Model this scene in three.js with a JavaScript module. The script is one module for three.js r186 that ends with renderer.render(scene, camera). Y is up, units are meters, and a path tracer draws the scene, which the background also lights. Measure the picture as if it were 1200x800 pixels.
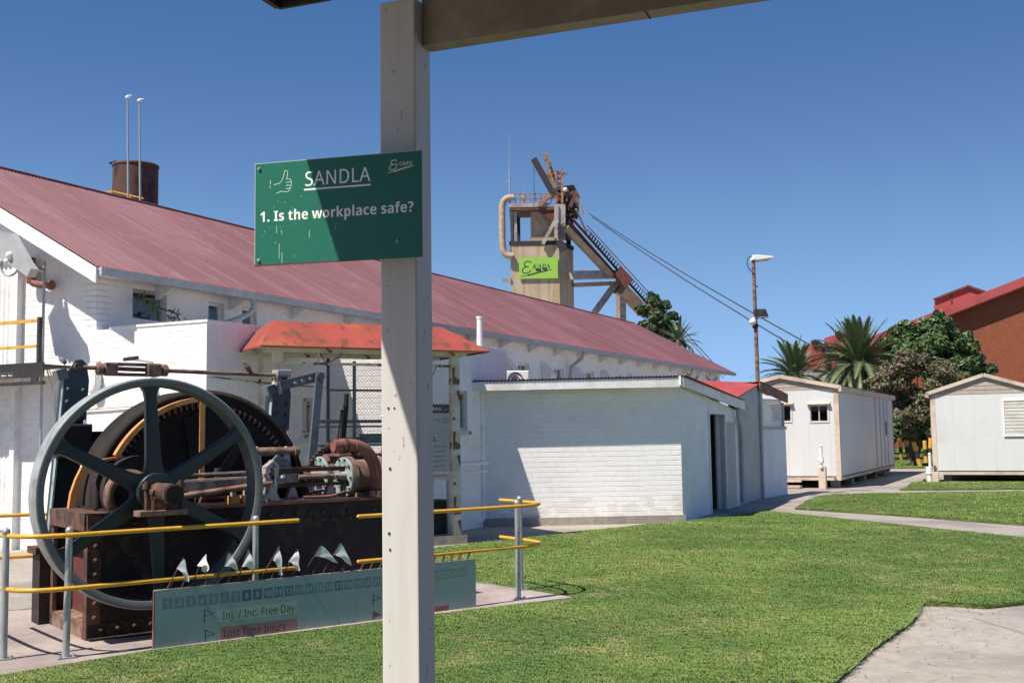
import * as THREE from 'three';
import { mergeGeometries } from 'three/addons/utils/BufferGeometryUtils.js';

// ---------------------------------------------------------------- camera, sky, sun, exposure
const scene = new THREE.Scene();
const FOCAL = 1290, PITCH = 0.0851, ROLL = -0.015, EYE = 1.65;           // focal length in pixels of a 1200 x 800 picture
const camera = new THREE.PerspectiveCamera(2 * Math.atan(400 / FOCAL) * 180 / Math.PI, 1.5, 0.1, 1200);
camera.rotation.order = 'YXZ';
camera.position.set(0, EYE, 0);
camera.rotation.set(PITCH, 0, ROLL);
camera.updateMatrixWorld();
const renderer = new THREE.WebGLRenderer({ antialias: true });
renderer.toneMapping = THREE.LinearToneMapping;
renderer.toneMappingExposure = 1.46;
renderer.shadowMap.enabled = true;

const TO_SUN = new THREE.Vector3(-0.515, 1, 0.418).normalize();
const sun = new THREE.DirectionalLight(0xfff4e6, 5.0);
sun.position.copy(TO_SUN).multiplyScalar(80).add(new THREE.Vector3(0, 0, -20));
sun.target.position.set(0, 0, -20);
sun.castShadow = true;
Object.assign(sun.shadow.camera, { left: -45, right: 45, top: 45, bottom: -45, near: 1, far: 220 });
sun.shadow.mapSize.set(4096, 4096);
scene.add(sun, sun.target);
{ // clear dry summer sky: paler to the horizon, deepest at a right angle to the sun, bright round the sun
  const W = 256, H = 128, d = new Float32Array(W * H * 4), mix = (a, b, t) => a + (b - a) * t;
  for (let j = 0; j < H; j++) for (let i = 0; i < W; i++) {
    const el = ((j + 0.5) / H - 0.5) * Math.PI, az = ((i + 0.5) / W - 0.5) * 2 * Math.PI;
    const v = new THREE.Vector3(Math.cos(az) * Math.cos(el), Math.sin(el), Math.sin(az) * Math.cos(el));
    const up = Math.max(0, v.y), c = v.dot(TO_SUN);
    const h = 0.4 * (1 - Math.exp(-Math.exp(-up * 9) / 0.4)), glow = Math.pow(Math.max(0, c), 6) * 0.5;
    const o = (j * W + i) * 4;
    d[o] = (0.037 + 0.91 * h) / 1.46 + glow * 0.26; d[o + 1] = (0.121 + 1.43 * h) / 1.46 + glow * 0.27; d[o + 2] = (0.347 + 1.876 * h) / 1.46 + glow * 0.28; d[o + 3] = 1;
  }
  const t = new THREE.DataTexture(d, W, H, THREE.RGBAFormat, THREE.FloatType);
  t.mapping = THREE.EquirectangularReflectionMapping; t.magFilter = t.minFilter = THREE.LinearFilter; t.wrapS = THREE.RepeatWrapping; t.needsUpdate = true;
  scene.background = t; scene.environment = t;
}

// ---------------------------------------------------------------- helpers
let seed = 12345;
const rnd = () => { seed = (seed + 0x6D2B79F5) | 0; let t = Math.imul(seed ^ (seed >>> 15), 1 | seed); t = (t + Math.imul(t ^ (t >>> 7), 61 | t)) ^ t; return ((t ^ (t >>> 14)) >>> 0) / 4294967296; };
const rr = (a, b) => a + (b - a) * rnd();
const R = (deg) => deg * Math.PI / 180;
const V = (x, y, z) => new THREE.Vector3(x, y, z);
const arr = (p) => p.isVector3 ? p : V(...p);
// a pixel of the photograph as a ray; what it touches gives the distance
const ray = (px, py) => V((px - 600) / FOCAL, (400 - py) / FOCAL, -1).applyEuler(camera.rotation);
const onY = (px, py, h = 0) => { const d = ray(px, py); return camera.position.clone().addScaledVector(d, (h - EYE) / d.y); };
const onZ = (px, py, dist) => { const d = ray(px, py); return camera.position.clone().addScaledVector(d, -dist / d.z); };
class Frame {                                                            // a place on the ground: x along, z outwards, turned by th
  constructor(X, away, th) { this.p = V(X, 0, -away); this.th = th; this.x = V(Math.cos(th), 0, -Math.sin(th)); this.z = V(Math.sin(th), 0, Math.cos(th)); }
  loc(p) { const q = p.clone().sub(this.p); return V(q.dot(this.x), q.y, q.dot(this.z)); }
  hit(px, py, n, k) { const d = ray(px, py), t = (k - n.dot(camera.position.clone().sub(this.p))) / n.dot(d); return this.loc(camera.position.clone().addScaledVector(d, t)); }
  atz(px, py, z = 0) { return this.hit(px, py, this.z, z); }
  atx(px, py, x = 0) { return this.hit(px, py, this.x, x); }
}
const used = {};
const numbered = (n) => { const k = used[n] = (used[n] ?? -1) + 1; return k ? n + '_' + String(k).padStart(3, '0') : n; };

const clean = (g) => { const q = g.index ? g.toNonIndexed() : g; for (const k of Object.keys(q.attributes)) if (!['position', 'normal', 'uv', 'color'].includes(k)) q.deleteAttribute(k); if (!q.attributes.uv) q.setAttribute('uv', new THREE.BufferAttribute(new Float32Array(q.attributes.position.count * 2), 2)); if (!q.attributes.normal) q.computeVertexNormals(); return q; };
function boxUV(g) {                                                      // texture coordinates in metres, by the way each face points
  const p = g.attributes.position, n = g.attributes.normal, u = g.attributes.uv;
  for (let i = 0; i < p.count; i += 3) {
    const nx = Math.abs(n.getX(i) + n.getX(i + 1) + n.getX(i + 2)), ny = Math.abs(n.getY(i) + n.getY(i + 1) + n.getY(i + 2)), nz = Math.abs(n.getZ(i) + n.getZ(i + 1) + n.getZ(i + 2));
    for (let k = i; k < i + 3; k++) {
      if (nx > ny && nx > nz) u.setXY(k, p.getZ(k), p.getY(k)); else if (nz >= ny) u.setXY(k, p.getX(k), p.getY(k)); else u.setXY(k, p.getX(k), p.getZ(k));
    }
  }
  return g;
}
const join = (list, uv = true) => { let l = list.flat(Infinity).map(clean); if (l.some((g) => g.attributes.color) ) l = l.map((g) => { if (!g.attributes.color) g.setAttribute('color', new THREE.BufferAttribute(new Float32Array(g.attributes.position.count * 3).fill(1), 3)); return g; }); const g = l.length > 1 ? mergeGeometries(l) : l[0]; return uv ? boxUV(g) : g; };
function mesh(name, geoms, m, parent = scene, opt = {}) {
  const o = new THREE.Mesh(join([geoms], !opt.keepUV), m); o.castShadow = o.receiveShadow = true;
  o.name = parent === scene ? numbered(name) : name; parent.add(o);
  if (opt.stuff) o.userData.kind = 'stuff';
  if (opt.label) o.userData.label = opt.label;
  return o;
}
const shared = (name, geo, m, parent) => { const o = new THREE.Mesh(geo, m); o.castShadow = o.receiveShadow = true; o.name = name; parent.add(o); return o; };
const tag = (o, label, category, group) => { o.userData.label = label; o.userData.category = category; if (group) o.userData.group = group; return o; };
function thing(name, label, category, at, th = 0, group) {
  const o = new THREE.Group(); o.name = numbered(name); scene.add(o);
  if (at instanceof Frame) { o.position.copy(at.p); o.rotation.y = at.th; } else { o.position.copy(arr(at)); o.rotation.y = th; }
  return tag(o, label, category, group);
}
const structure = (o) => { o.userData.kind = 'structure'; return o; };

// shapes
const bx = (x0, x1, y0, y1, z0, z1) => { const g = new THREE.BoxGeometry(Math.abs(x1 - x0), Math.abs(y1 - y0), Math.abs(z1 - z0)); g.translate((x0 + x1) / 2, (y0 + y1) / 2, (z0 + z1) / 2); return g; };
const cb = (x, y, z, w, h, d, rx = 0, ry = 0, rz = 0) => { const g = new THREE.BoxGeometry(w, h, d); g.applyMatrix4(new THREE.Matrix4().makeRotationFromEuler(new THREE.Euler(rx, ry, rz))); g.translate(x, y, z); return g; };
function between(g, p, q, up) {                                          // lays a shape of unit length along y from p to q
  p = arr(p); q = arr(q); const d = q.clone().sub(p), L = d.length(); d.normalize();
  let x = up ? arr(up).clone().cross(d) : V(0, 0, 0); if (x.length() < 1e-3) x = Math.abs(d.y) > 0.95 ? V(1, 0, 0).sub(d.clone().multiplyScalar(d.x)) : V(0, 1, 0).cross(d); x.normalize();
  const z = x.clone().cross(d).normalize();
  g.scale(1, L, 1); g.applyMatrix4(new THREE.Matrix4().makeBasis(x, d, z).setPosition(p.add(q).multiplyScalar(0.5))); return g;
}
const cyl = (p, q, r, r2 = r, seg = 12, open = false) => between(new THREE.CylinderGeometry(r2, r, 1, seg, 1, open), p, q);
const bar = (p, q, w, h, up) => between(new THREE.BoxGeometry(w, 1, h), p, q, up);
const tube = (pts, r, seg = 24, rad = 8) => new THREE.TubeGeometry(new THREE.CatmullRomCurve3(pts.map(arr), false, 'centripetal'), seg, r, rad, false);
const ball = (x, y, z, r, s = [1, 1, 1], seg = 10) => { const g = new THREE.SphereGeometry(r, seg, Math.max(5, seg * 0.7 | 0)); g.scale(...s); g.translate(x, y, z); return g; };
const shapeOf = (pts) => new THREE.Shape(pts.map((p) => new THREE.Vector2(p[0], p[1])));
const ext = (pts, z0, z1, bevel = 0, holes = []) => { const s = shapeOf(pts); for (const h of holes) s.holes.push(new THREE.Path(h.map((p) => new THREE.Vector2(p[0], p[1])))); const g = new THREE.ExtrudeGeometry(s, { depth: z1 - z0 - 2 * bevel, bevelEnabled: bevel > 0, bevelSize: bevel, bevelThickness: bevel, bevelOffset: -bevel, bevelSegments: 2, curveSegments: 12 }); g.translate(0, 0, z0 + bevel); return g; };
const quad = (a, b, c, d) => { const g = new THREE.BufferGeometry(); g.setAttribute('position', new THREE.Float32BufferAttribute([a, b, c, a, c, d].flatMap((p) => arr(p).toArray()), 3)); g.computeVertexNormals(); return g; };
const extX = (pts, x0, x1, bevel = 0) => ext(pts.map(([a, b]) => [-a, b]), x0, x1, bevel).rotateY(Math.PI / 2);   // an outline in (z, y), drawn out along x
const mv = (g, x, y, z, rx = 0, ry = 0, rz = 0) => { g.applyMatrix4(new THREE.Matrix4().makeRotationFromEuler(new THREE.Euler(rx, ry, rz)).setPosition(x, y, z)); return g; };
const flat = (g) => { const q = g.index ? g.toNonIndexed() : g; q.computeVertexNormals(); return q; };
const ring = (n, f) => Array.from({ length: n }, (_, i) => f(i * 2 * Math.PI / n, i));
const lathe = (profile, seg = 48) => new THREE.LatheGeometry(profile.map((p) => new THREE.Vector2(p[0], p[1])), seg);
// chamfered box, for near edges that catch light
const cham = (x0, x1, y0, y1, z0, z1, c = 0.006) => { const g = ext([[x0, y0], [x1, y0], [x1, y1], [x0, y1]], z0, z1, c); return g; };
// corrugated sheet: x across the waves, y up the slope, z out
function corrugated(w, h, pitch = 0.0762, amp = 0.009, per = 6, rows = 1) {
  const n = Math.round(w / pitch * per), pos = [], nor = [], idx = [];
  for (let j = 0; j <= rows; j++) for (let i = 0; i <= n; i++) {
    const x = i / n * w, a = x / pitch * 2 * Math.PI; pos.push(x, j / rows * h, Math.cos(a) * amp);
    const s = amp * Math.sin(a) * 2 * Math.PI / pitch, l = Math.hypot(1, s); nor.push(s / l, 0, 1 / l);
  }
  for (let j = 0; j < rows; j++) for (let i = 0; i < n; i++) { const a = j * (n + 1) + i, b = a + 1, c = a + n + 1, d = c + 1; idx.push(a, b, d, a, d, c); }
  const g = new THREE.BufferGeometry(); g.setAttribute('position', new THREE.Float32BufferAttribute(pos, 3)); g.setAttribute('normal', new THREE.Float32BufferAttribute(nor, 3)); g.setIndex(idx); return g;
}
// a sheet laid with its x axis along ex, its y axis along ey
const lay = (g, o, ex, ey) => { const x = arr(ex).normalize(), y = arr(ey).normalize(), z = x.clone().cross(y).normalize(); g.applyMatrix4(new THREE.Matrix4().makeBasis(x, y, z).setPosition(arr(o))); return g; };

// ---------------------------------------------------------------- noise and textures
const hash = (x, y, s) => { let h = Math.imul(x, 374761393) ^ Math.imul(y, 668265263) ^ Math.imul(s, 2147483647 ^ 1274126177); h = Math.imul(h ^ (h >>> 13), 1274126177); return ((h ^ (h >>> 16)) >>> 0) / 4294967296; };
function noise(x, y, px, py, s) { const xi = Math.floor(x), yi = Math.floor(y), fx = x - xi, fy = y - yi, u = fx * fx * (3 - 2 * fx), v = fy * fy * (3 - 2 * fy), m = (a, p) => ((a % p) + p) % p; const a = hash(m(xi, px), m(yi, py), s), b = hash(m(xi + 1, px), m(yi, py), s), c = hash(m(xi, px), m(yi + 1, py), s), d = hash(m(xi + 1, px), m(yi + 1, py), s); return a + (b - a) * u + (c - a) * v + (a - b - c + d) * u * v; }
function fbm(u, v, fx, fy, oct, s) { let t = 0, a = 0.5, n = 0; for (let o = 0; o < oct; o++) { t += a * noise(u * fx, v * fy, fx, fy, s + o); n += a; a *= 0.55; fx *= 2; fy *= 2; } return t / n; }
const sm = (a, b, x) => { const t = Math.min(1, Math.max(0, (x - a) / (b - a))); return t * t * (3 - 2 * t); };
const mix3 = (a, b, t) => [a[0] + (b[0] - a[0]) * t, a[1] + (b[1] - a[1]) * t, a[2] + (b[2] - a[2]) * t];
const enc = (x) => { x = Math.min(1, Math.max(0, x)); return 255 * (x <= 0.0031308 ? 12.92 * x : 1.055 * Math.pow(x, 1 / 2.4) - 0.055); };
function tex(n, metres, fn, data = false, m2 = metres) {
  const d = new Uint8Array(n * n * 4);
  for (let j = 0; j < n; j++) for (let i = 0; i < n; i++) { const c = fn((i + 0.5) / n, (j + 0.5) / n), o = (j * n + i) * 4; if (data) d[o] = d[o + 1] = d[o + 2] = 255 * Math.min(1, Math.max(0, c)); else { d[o] = enc(c[0]); d[o + 1] = enc(c[1]); d[o + 2] = enc(c[2]); } d[o + 3] = 255; }
  const t = new THREE.DataTexture(d, n, n, THREE.RGBAFormat); t.wrapS = t.wrapT = THREE.RepeatWrapping; t.magFilter = THREE.LinearFilter; t.minFilter = THREE.LinearMipmapLinearFilter; t.generateMipmaps = true; t.repeat.set(1 / metres, 1 / m2); if (!data) t.colorSpace = THREE.SRGBColorSpace; t.needsUpdate = true; return t;
}
function canvasTex(w, h, draw) { const c = document.createElement('canvas'); c.width = w; c.height = h; draw(c.getContext('2d'), w, h); const t = new THREE.CanvasTexture(c); t.colorSpace = THREE.SRGBColorSpace; t.needsUpdate = true; return t; }
const M = (rgb, rough = 0.7, o = {}) => { const m = new THREE.MeshStandardMaterial({ roughness: rough, side: THREE.DoubleSide, ...o }); if (rgb) m.color.setRGB(...rgb); return m; };
const sc = (c, k) => [c[0] * k, c[1] * k, c[2] * k];

const bumpFine = tex(256, 0.5, (u, v) => fbm(u, v, 24, 24, 4, 91), true);
const bumpRough = tex(512, 1.5, (u, v) => fbm(u, v, 20, 20, 5, 17), true);
// two-tone patchy paint or metal
const patchy = (a, b, metres, f, lo, hi, s, n = 256, fy = f) => tex(n, metres, (u, v) => { const t = sm(lo, hi, fbm(u, v, f, fy, 5, s)), g = fbm(u, v, 40, 40, 2, s + 50); return sc(mix3(a, b, t), 0.88 + 0.24 * g); });

const mat = {
  concrete: M(null, 0.92, { map: tex(1024, 5, (u, v) => { const a = fbm(u, v, 5, 5, 5, 1), b = fbm(u, v, 60, 60, 3, 2), c = sm(0.55, 0.75, fbm(u, v, 9, 9, 4, 3)); const w = Math.abs(fbm(u, v, 4, 4, 6, 321) - 0.5), crack = (1 - sm(0.0015, 0.004, w)) * sm(0.5, 0.6, fbm(u, v, 3, 3, 3, 322)), grit = sm(0.80, 0.84, fbm(u, v, 120, 120, 2, 323)); return sc(mix3([0.345, 0.312, 0.272], [0.225, 0.20, 0.172], 0.75 * sm(0.35, 0.75, a) + 0.25 * c), (0.82 + 0.36 * b) * (1 - 0.55 * crack) * (1 - 0.35 * grit)); }), bumpMap: bumpRough, bumpScale: 0.004 }),
  path: M(null, 0.92, { map: tex(512, 3, (u, v) => { const a = fbm(u, v, 5, 5, 5, 5), b = fbm(u, v, 60, 60, 3, 6); return sc(mix3([0.315, 0.282, 0.255], [0.22, 0.20, 0.187], sm(0.3, 0.75, a)), 0.85 + 0.3 * b); }), bumpMap: bumpRough, bumpScale: 0.004 }),
  pinkslab: M(null, 0.9, { map: tex(512, 3, (u, v) => { const a = fbm(u, v, 5, 5, 5, 8), b = fbm(u, v, 60, 60, 3, 9); return sc(mix3([0.36, 0.305, 0.28], [0.25, 0.21, 0.195], sm(0.3, 0.75, a)), 0.85 + 0.3 * b); }), bumpMap: bumpRough, bumpScale: 0.003 }),
  white: M(null, 0.75, { map: tex(512, 4, (u, v) => { const a = fbm(u, v, 6, 6, 5, 11), b = fbm(u, v, 50, 50, 3, 12), c = sm(0.62, 0.8, fbm(u, v, 14, 14, 4, 13)); return sc(mix3([0.83, 0.825, 0.82], [0.64, 0.61, 0.57], 0.3 * sm(0.4, 0.8, a) + 0.3 * c), 0.95 + 0.1 * b); }), bumpMap: bumpFine, bumpScale: 0.002 }),
  // painted brick with flaking and splashed dirt low down, where the photograph shows it
  whiteDirty: M(null, 0.75, { map: tex(1024, 4, (u, v) => { const a = fbm(u, v, 6, 6, 5, 311), b = fbm(u, v, 50, 50, 3, 312), y = v * 4, n = fbm(u, v, 22, 34, 5, 313), drip = fbm(u, v, 70, 5, 4, 314), low = y < 0.5 ? sm(0.46, 0.60, n + 0.30 - y * 0.85) : 0, spot = sm(0.82, 0.86, fbm(u, v, 40, 60, 3, 315)), run = y < 0.95 ? sm(0.64, 0.72, drip) * 0.35 : 0; return sc(mix3(mix3([0.88, 0.875, 0.865], [0.74, 0.71, 0.67], 0.3 * sm(0.4, 0.8, a)), [0.38, 0.33, 0.27], Math.min(0.85, 0.22 * low + 0.2 * spot + 0.4 * run * low)), 0.95 + 0.1 * b); }), bumpMap: bumpFine, bumpScale: 0.002 }),
  whiteTrim: M(null, 0.6, { map: patchy([0.80, 0.80, 0.79], [0.66, 0.65, 0.63], 3, 6, 0.4, 0.9, 21) }),
  greyTrim: M(null, 0.6, { map: patchy([0.42, 0.43, 0.43], [0.34, 0.34, 0.34], 3, 6, 0.4, 0.9, 22) }),
  cabin: M(null, 0.5, { map: tex(512, 6, (u, v) => { const a = fbm(u, v, 4, 8, 5, 23), b = fbm(u, v, 50, 8, 3, 24); return sc(mix3([0.60, 0.62, 0.63], [0.53, 0.53, 0.52], sm(0.45, 0.8, a)), 0.96 + 0.08 * b); }) }),
  cabinTan: M(null, 0.6, { map: patchy([0.58, 0.48, 0.40], [0.42, 0.33, 0.27], 3, 8, 0.45, 0.8, 25) }),
  cabinRoof: M(null, 0.7, { map: patchy([0.42, 0.36, 0.31], [0.33, 0.28, 0.24], 2, 6, 0.4, 0.8, 26) }),
  roof: M(null, 0.62, { map: tex(1024, 9, (u, v) => { const a = fbm(u, v, 6, 5, 5, 31), b = fbm(u, v, 4, 90, 3, 32), sheet = 0.93 + 0.14 * hash(Math.floor(v * 12), Math.floor(u * 2 + hash(Math.floor(v * 12), 7, 9)), 305), c = sheet * fbm(u, v, 90, 90, 2, 33) + (sheet - 1) * 2, d = sm(0.66, 0.76, fbm(u, v, 26, 26, 4, 34)); return sc(mix3(mix3([0.188, 0.077, 0.091], [0.152, 0.057, 0.067], sm(0.3, 0.7, a)), [0.24, 0.14, 0.148], 0.45 * sm(0.5, 0.8, b) + 0.25 * d), 0.9 + 0.2 * c); }) }),
  roofRed: M(null, 0.55, { map: patchy([0.36, 0.062, 0.06], [0.29, 0.05, 0.048], 4, 5, 0.3, 0.8, 36) }),
  shelterRoof: M(null, 0.6, { map: tex(512, 2, (u, v) => { const a = fbm(u, v, 4, 4, 5, 41), b = sm(0.56, 0.66, fbm(u, v, 13, 9, 4, 42)), c = fbm(u, v, 50, 50, 2, 43), d = sm(0.5, 0.62, fbm(u, v, 3, 3, 4, 44)); return sc(mix3(mix3(mix3([0.34, 0.064, 0.04], [0.36, 0.092, 0.034], d), [0.25, 0.058, 0.036], sm(0.4, 0.75, a)), [0.12, 0.06, 0.025], 0.8 * b), 0.9 + 0.2 * c); }) }),
  cream: M(null, 0.65, { map: tex(256, 1, (u, v) => { const a = fbm(u, v, 5, 5, 4, 46), b = sm(0.63, 0.68, fbm(u, v, 9, 6, 4, 47)); return mix3(mix3([0.60, 0.58, 0.50], [0.50, 0.44, 0.32], sm(0.45, 0.8, a)), [0.16, 0.08, 0.035], b); }) }),
  black: M(null, 0.9, { map: patchy([0.009, 0.008, 0.007], [0.022, 0.015, 0.012], 0.8, 5, 0.4, 0.75, 51), metalness: 0.0 }),
  rust: M(null, 0.8, { map: patchy([0.045, 0.026, 0.020], [0.13, 0.062, 0.040], 0.7, 6, 0.4, 0.72, 52), bumpMap: bumpFine, bumpScale: 0.002 }),
  rustPlate: M(null, 0.7, { map: tex(512, 1.6, (u, v) => { const a = fbm(u, v, 6, 6, 5, 53), b = fbm(u, v, 30, 30, 3, 54), c = sm(0.62, 0.72, fbm(u, v, 16, 16, 4, 55)); return sc(mix3(mix3([0.014, 0.010, 0.009], [0.026, 0.014, 0.011], sm(0.35, 0.7, a)), [0.075, 0.038, 0.026], 0.5 * c), 0.8 + 0.4 * b); }), bumpMap: bumpFine, bumpScale: 0.002 }),
  rustRed: M(null, 0.8, { map: patchy([0.10, 0.025, 0.022], [0.16, 0.05, 0.04], 0.9, 6, 0.4, 0.8, 56) }),
  rustPipe: M(null, 0.65, { map: patchy([0.26, 0.10, 0.075], [0.16, 0.055, 0.04], 0.8, 6, 0.4, 0.7, 57) }),
  rustTan: M(null, 0.75, { map: patchy([0.26, 0.17, 0.12], [0.12, 0.065, 0.045], 0.6, 7, 0.35, 0.7, 58) }),
  steel: M(null, 0.45, { map: patchy([0.24, 0.22, 0.20], [0.14, 0.11, 0.10], 0.5, 8, 0.35, 0.7, 59), metalness: 0.35 }),
  greyPaint: M(null, 0.5, { map: patchy([0.36, 0.35, 0.34], [0.16, 0.12, 0.10], 0.35, 8, 0.5, 0.75, 60) }),
  teal: M(null, 0.42, { map: patchy([0.030, 0.056, 0.062], [0.042, 0.064, 0.068], 1.2, 6, 0.3, 0.8, 61) }),
  tealDark: M(null, 0.4, { map: patchy([0.007, 0.020, 0.019], [0.012, 0.026, 0.025], 1.2, 6, 0.3, 0.8, 62) }),
  rim: M(null, 0.45, { map: patchy([0.120, 0.138, 0.138], [0.15, 0.15, 0.145], 0.8, 6, 0.45, 0.85, 63) }),
  tread: M(null, 0.5, { map: patchy([0.30, 0.33, 0.34], [0.19, 0.195, 0.19], 0.8, 6, 0.4, 0.8, 301) }),
  stackRust: M(null, 0.8, { map: tex(256, 2.2, (u, v) => { const a = fbm(u, v, 10, 4, 5, 302), b = fbm(u, v, 40, 40, 2, 303); return sc(mix3([0.085, 0.036, 0.028], [0.022, 0.014, 0.013], sm(0.42, 0.66, a)), 0.8 + 0.4 * b); }) }),
  shutter: M(null, 0.6, { map: patchy([0.52, 0.51, 0.48], [0.44, 0.43, 0.40], 1, 6, 0.4, 0.8, 304) }),
  tealLight: M(null, 0.5, { map: patchy([0.30, 0.40, 0.40], [0.20, 0.22, 0.20], 0.4, 7, 0.5, 0.8, 64) }),
  slate: M(null, 0.5, { map: patchy([0.10, 0.12, 0.145], [0.07, 0.08, 0.09], 0.6, 6, 0.4, 0.8, 65) }),
  orange: M(null, 0.55, { map: patchy([0.60, 0.28, 0.08], [0.40, 0.15, 0.04], 0.5, 6, 0.5, 0.8, 66) }),
  yellow: M(null, 0.42, { map: patchy([0.66, 0.36, 0.035], [0.50, 0.25, 0.02], 0.6, 6, 0.45, 0.85, 67) }),
  galv: M(null, 0.42, { map: patchy([0.42, 0.45, 0.46], [0.32, 0.35, 0.36], 0.4, 7, 0.4, 0.8, 68), metalness: 0.45 }),
  darkSteel: M(null, 0.6, { map: patchy([0.022, 0.022, 0.023], [0.05, 0.045, 0.04], 0.6, 6, 0.4, 0.8, 69) }),
  postPaint: M(null, 0.5, { map: tex(512, 1.2, (u, v) => { const a = fbm(u, v, 30, 3, 4, 71), b = fbm(u, v, 5, 5, 4, 72), c = sm(0.80, 0.84, fbm(u, v, 40, 30, 3, 73)); return mix3(mix3([0.60, 0.60, 0.575], [0.54, 0.53, 0.50], 0.6 * sm(0.4, 0.8, a) + 0.3 * b), [0.22, 0.10, 0.04], 0.5 * c); }) }),
  soffit: M(null, 0.7, { map: patchy([0.30, 0.265, 0.20], [0.23, 0.20, 0.145], 1.2, 6, 0.35, 0.8, 74) }),
  towerConcrete: M(null, 0.9, { map: tex(512, 16, (u, v) => { const a = fbm(u, v, 40, 3, 4, 76), b = fbm(u, v, 8, 8, 4, 77), c = fbm(u, v, 12, 2, 3, 78); return sc(mix3(mix3([0.46, 0.37, 0.265], [0.37, 0.275, 0.17], sm(0.4, 0.7, a)), [0.30, 0.28, 0.25], 0.7 * sm(0.55, 0.8, c)), 0.85 + 0.3 * b); }) }),
  rustFar: M(null, 0.8, { map: patchy([0.085, 0.048, 0.036], [0.15, 0.07, 0.045], 4, 8, 0.4, 0.7, 79) }),
  rustOrangeFar: M(null, 0.8, { map: patchy([0.34, 0.18, 0.10], [0.20, 0.085, 0.045], 2, 8, 0.4, 0.7, 80) }),
  tanFar: M(null, 0.8, { map: patchy([0.44, 0.33, 0.22], [0.34, 0.25, 0.17], 4, 8, 0.4, 0.7, 81) }),
  greyFar: M(null, 0.7, { map: patchy([0.36, 0.32, 0.30], [0.24, 0.21, 0.20], 4, 8, 0.4, 0.7, 82) }),
  darkFar: M([0.03, 0.026, 0.024], 0.8),
  brickFar: M(null, 0.9, { map: tex(512, 3, (u, v) => { const row = Math.floor(v * 36), k = hash(Math.floor(u * 13 + (row % 2) * 0.5), row, 83), a = fbm(u, v, 6, 6, 4, 84); const j = (v * 36) % 1 < 0.13 ? 0.6 : 1; return sc(mix3([0.26, 0.08, 0.036], [0.20, 0.055, 0.026], k * 0.7 + 0.3 * a), j * (0.85 + 0.3 * a)); }) }),
  wood: M(null, 0.8, { map: patchy([0.075, 0.032, 0.02], [0.045, 0.02, 0.013], 1, 6, 0.3, 0.8, 85, 256, 1) }),
  glass: new THREE.MeshPhysicalMaterial({ color: 0xffffff, roughness: 0.03, transmission: 1, thickness: 0, ior: 1.5, side: THREE.DoubleSide }),
  inside: M([0.26, 0.25, 0.23], 0.9),
  plastic: M([0.78, 0.77, 0.74], 0.45),
  lampGlass: M([0.5, 0.5, 0.48], 0.15),
  wire: M([0.34, 0.34, 0.33], 0.5, { metalness: 0.3 }),
  brass: M([0.34, 0.20, 0.09], 0.45, { metalness: 0.6 }),
  greenTin: M([0.03, 0.16, 0.10], 0.6),
  earth: M(null, 0.95, { map: patchy([0.10, 0.065, 0.04], [0.06, 0.045, 0.028], 1, 6, 0.3, 0.8, 86), bumpMap: bumpRough, bumpScale: 0.01 }),
  turf: M(null, 0.95, { map: patchy([0.085, 0.125, 0.030], [0.12, 0.14, 0.045], 3, 8, 0.3, 0.8, 87), bumpMap: bumpRough, bumpScale: 0.01 }),
  bark: M(null, 0.9, { map: patchy([0.10, 0.075, 0.055], [0.055, 0.04, 0.03], 0.8, 6, 0.3, 0.8, 88), bumpMap: bumpRough, bumpScale: 0.01 }),
};

// ---------------------------------------------------------------- ground, lawns, slab
const groundSheet = (name, pts, y, m, thick = 0) => {                    // pts: [X, distance away]
  const s = shapeOf(pts.map(([x, d]) => [x, d]));
  const g = thick ? new THREE.ExtrudeGeometry(s, { depth: thick, bevelEnabled: false }) : new THREE.ShapeGeometry(s);
  g.rotateX(-Math.PI / 2); g.translate(0, y - thick, 0);
  return structure(mesh(name, [g], m));
};
const inside = (pts, x, y) => { let c = false; for (let i = 0, j = pts.length - 1; i < pts.length; j = i++) { const [xi, yi] = pts[i], [xj, yj] = pts[j]; if ((yi > y) !== (yj > y) && x < (xj - xi) * (y - yi) / (yj - yi) + xi) c = !c; } return c; };
// a hand-cut edge: short uneven steps along the outline
const ragged = (pts, amp = 0.03, step = 0.25) => pts.flatMap((p, i) => { const q = pts[(i + 1) % pts.length], L = Math.hypot(q[0] - p[0], q[1] - p[1]), n = Math.max(1, Math.min(120, Math.round(L / step))), out = []; for (let k = 0; k < n; k++) { const t = k / n; out.push([p[0] + (q[0] - p[0]) * t + (k ? rr(-amp, amp) : 0), p[1] + (q[1] - p[1]) * t + (k ? rr(-amp, amp) : 0)]); } return out; });
groundSheet('ground', [[-300, -60], [300, -60], [300, 700], [-300, 700]], 0, mat.concrete);
const engineF = new Frame(-3.488, 9.095, R(37.4));
const ew = (x, z) => { const p = engineF.p.clone().addScaledVector(engineF.x, x).addScaledVector(engineF.z, z); return [p.x, -p.z]; };
groundSheet('engine_slab', [ew(-6, 1.25), ew(-2, 1.03), ew(-0.8, 0.94), ew(0.28, 0.755), ew(3.34, 0.83), ew(4.43, 0.885), ew(4.40, -2.2), ew(-6, -2.2)], 0.045, mat.pinkslab, 0.12);
groundSheet('asphalt_patch', [[4.62, 10.35], [9, 10.5], [9, 3], [2.9, 3], [4.3, 7.6], [4.12, 8.7], [3.98, 9.8]], 0.004, mat.path);
groundSheet('footpath', [[5.235, 22.62], [5.9, 23.4], [7.0, 26.3], [8.2, 28.36], [10.05, 28.66], [16, 28.3], [16, 29.4], [13.5, 29.5], [10.42, 30.0], [13.0, 35.2], [12.0, 36], [9.2, 30.2], [6.9, 29.0], [4.4, 22.9]], 0.004, mat.path);
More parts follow.
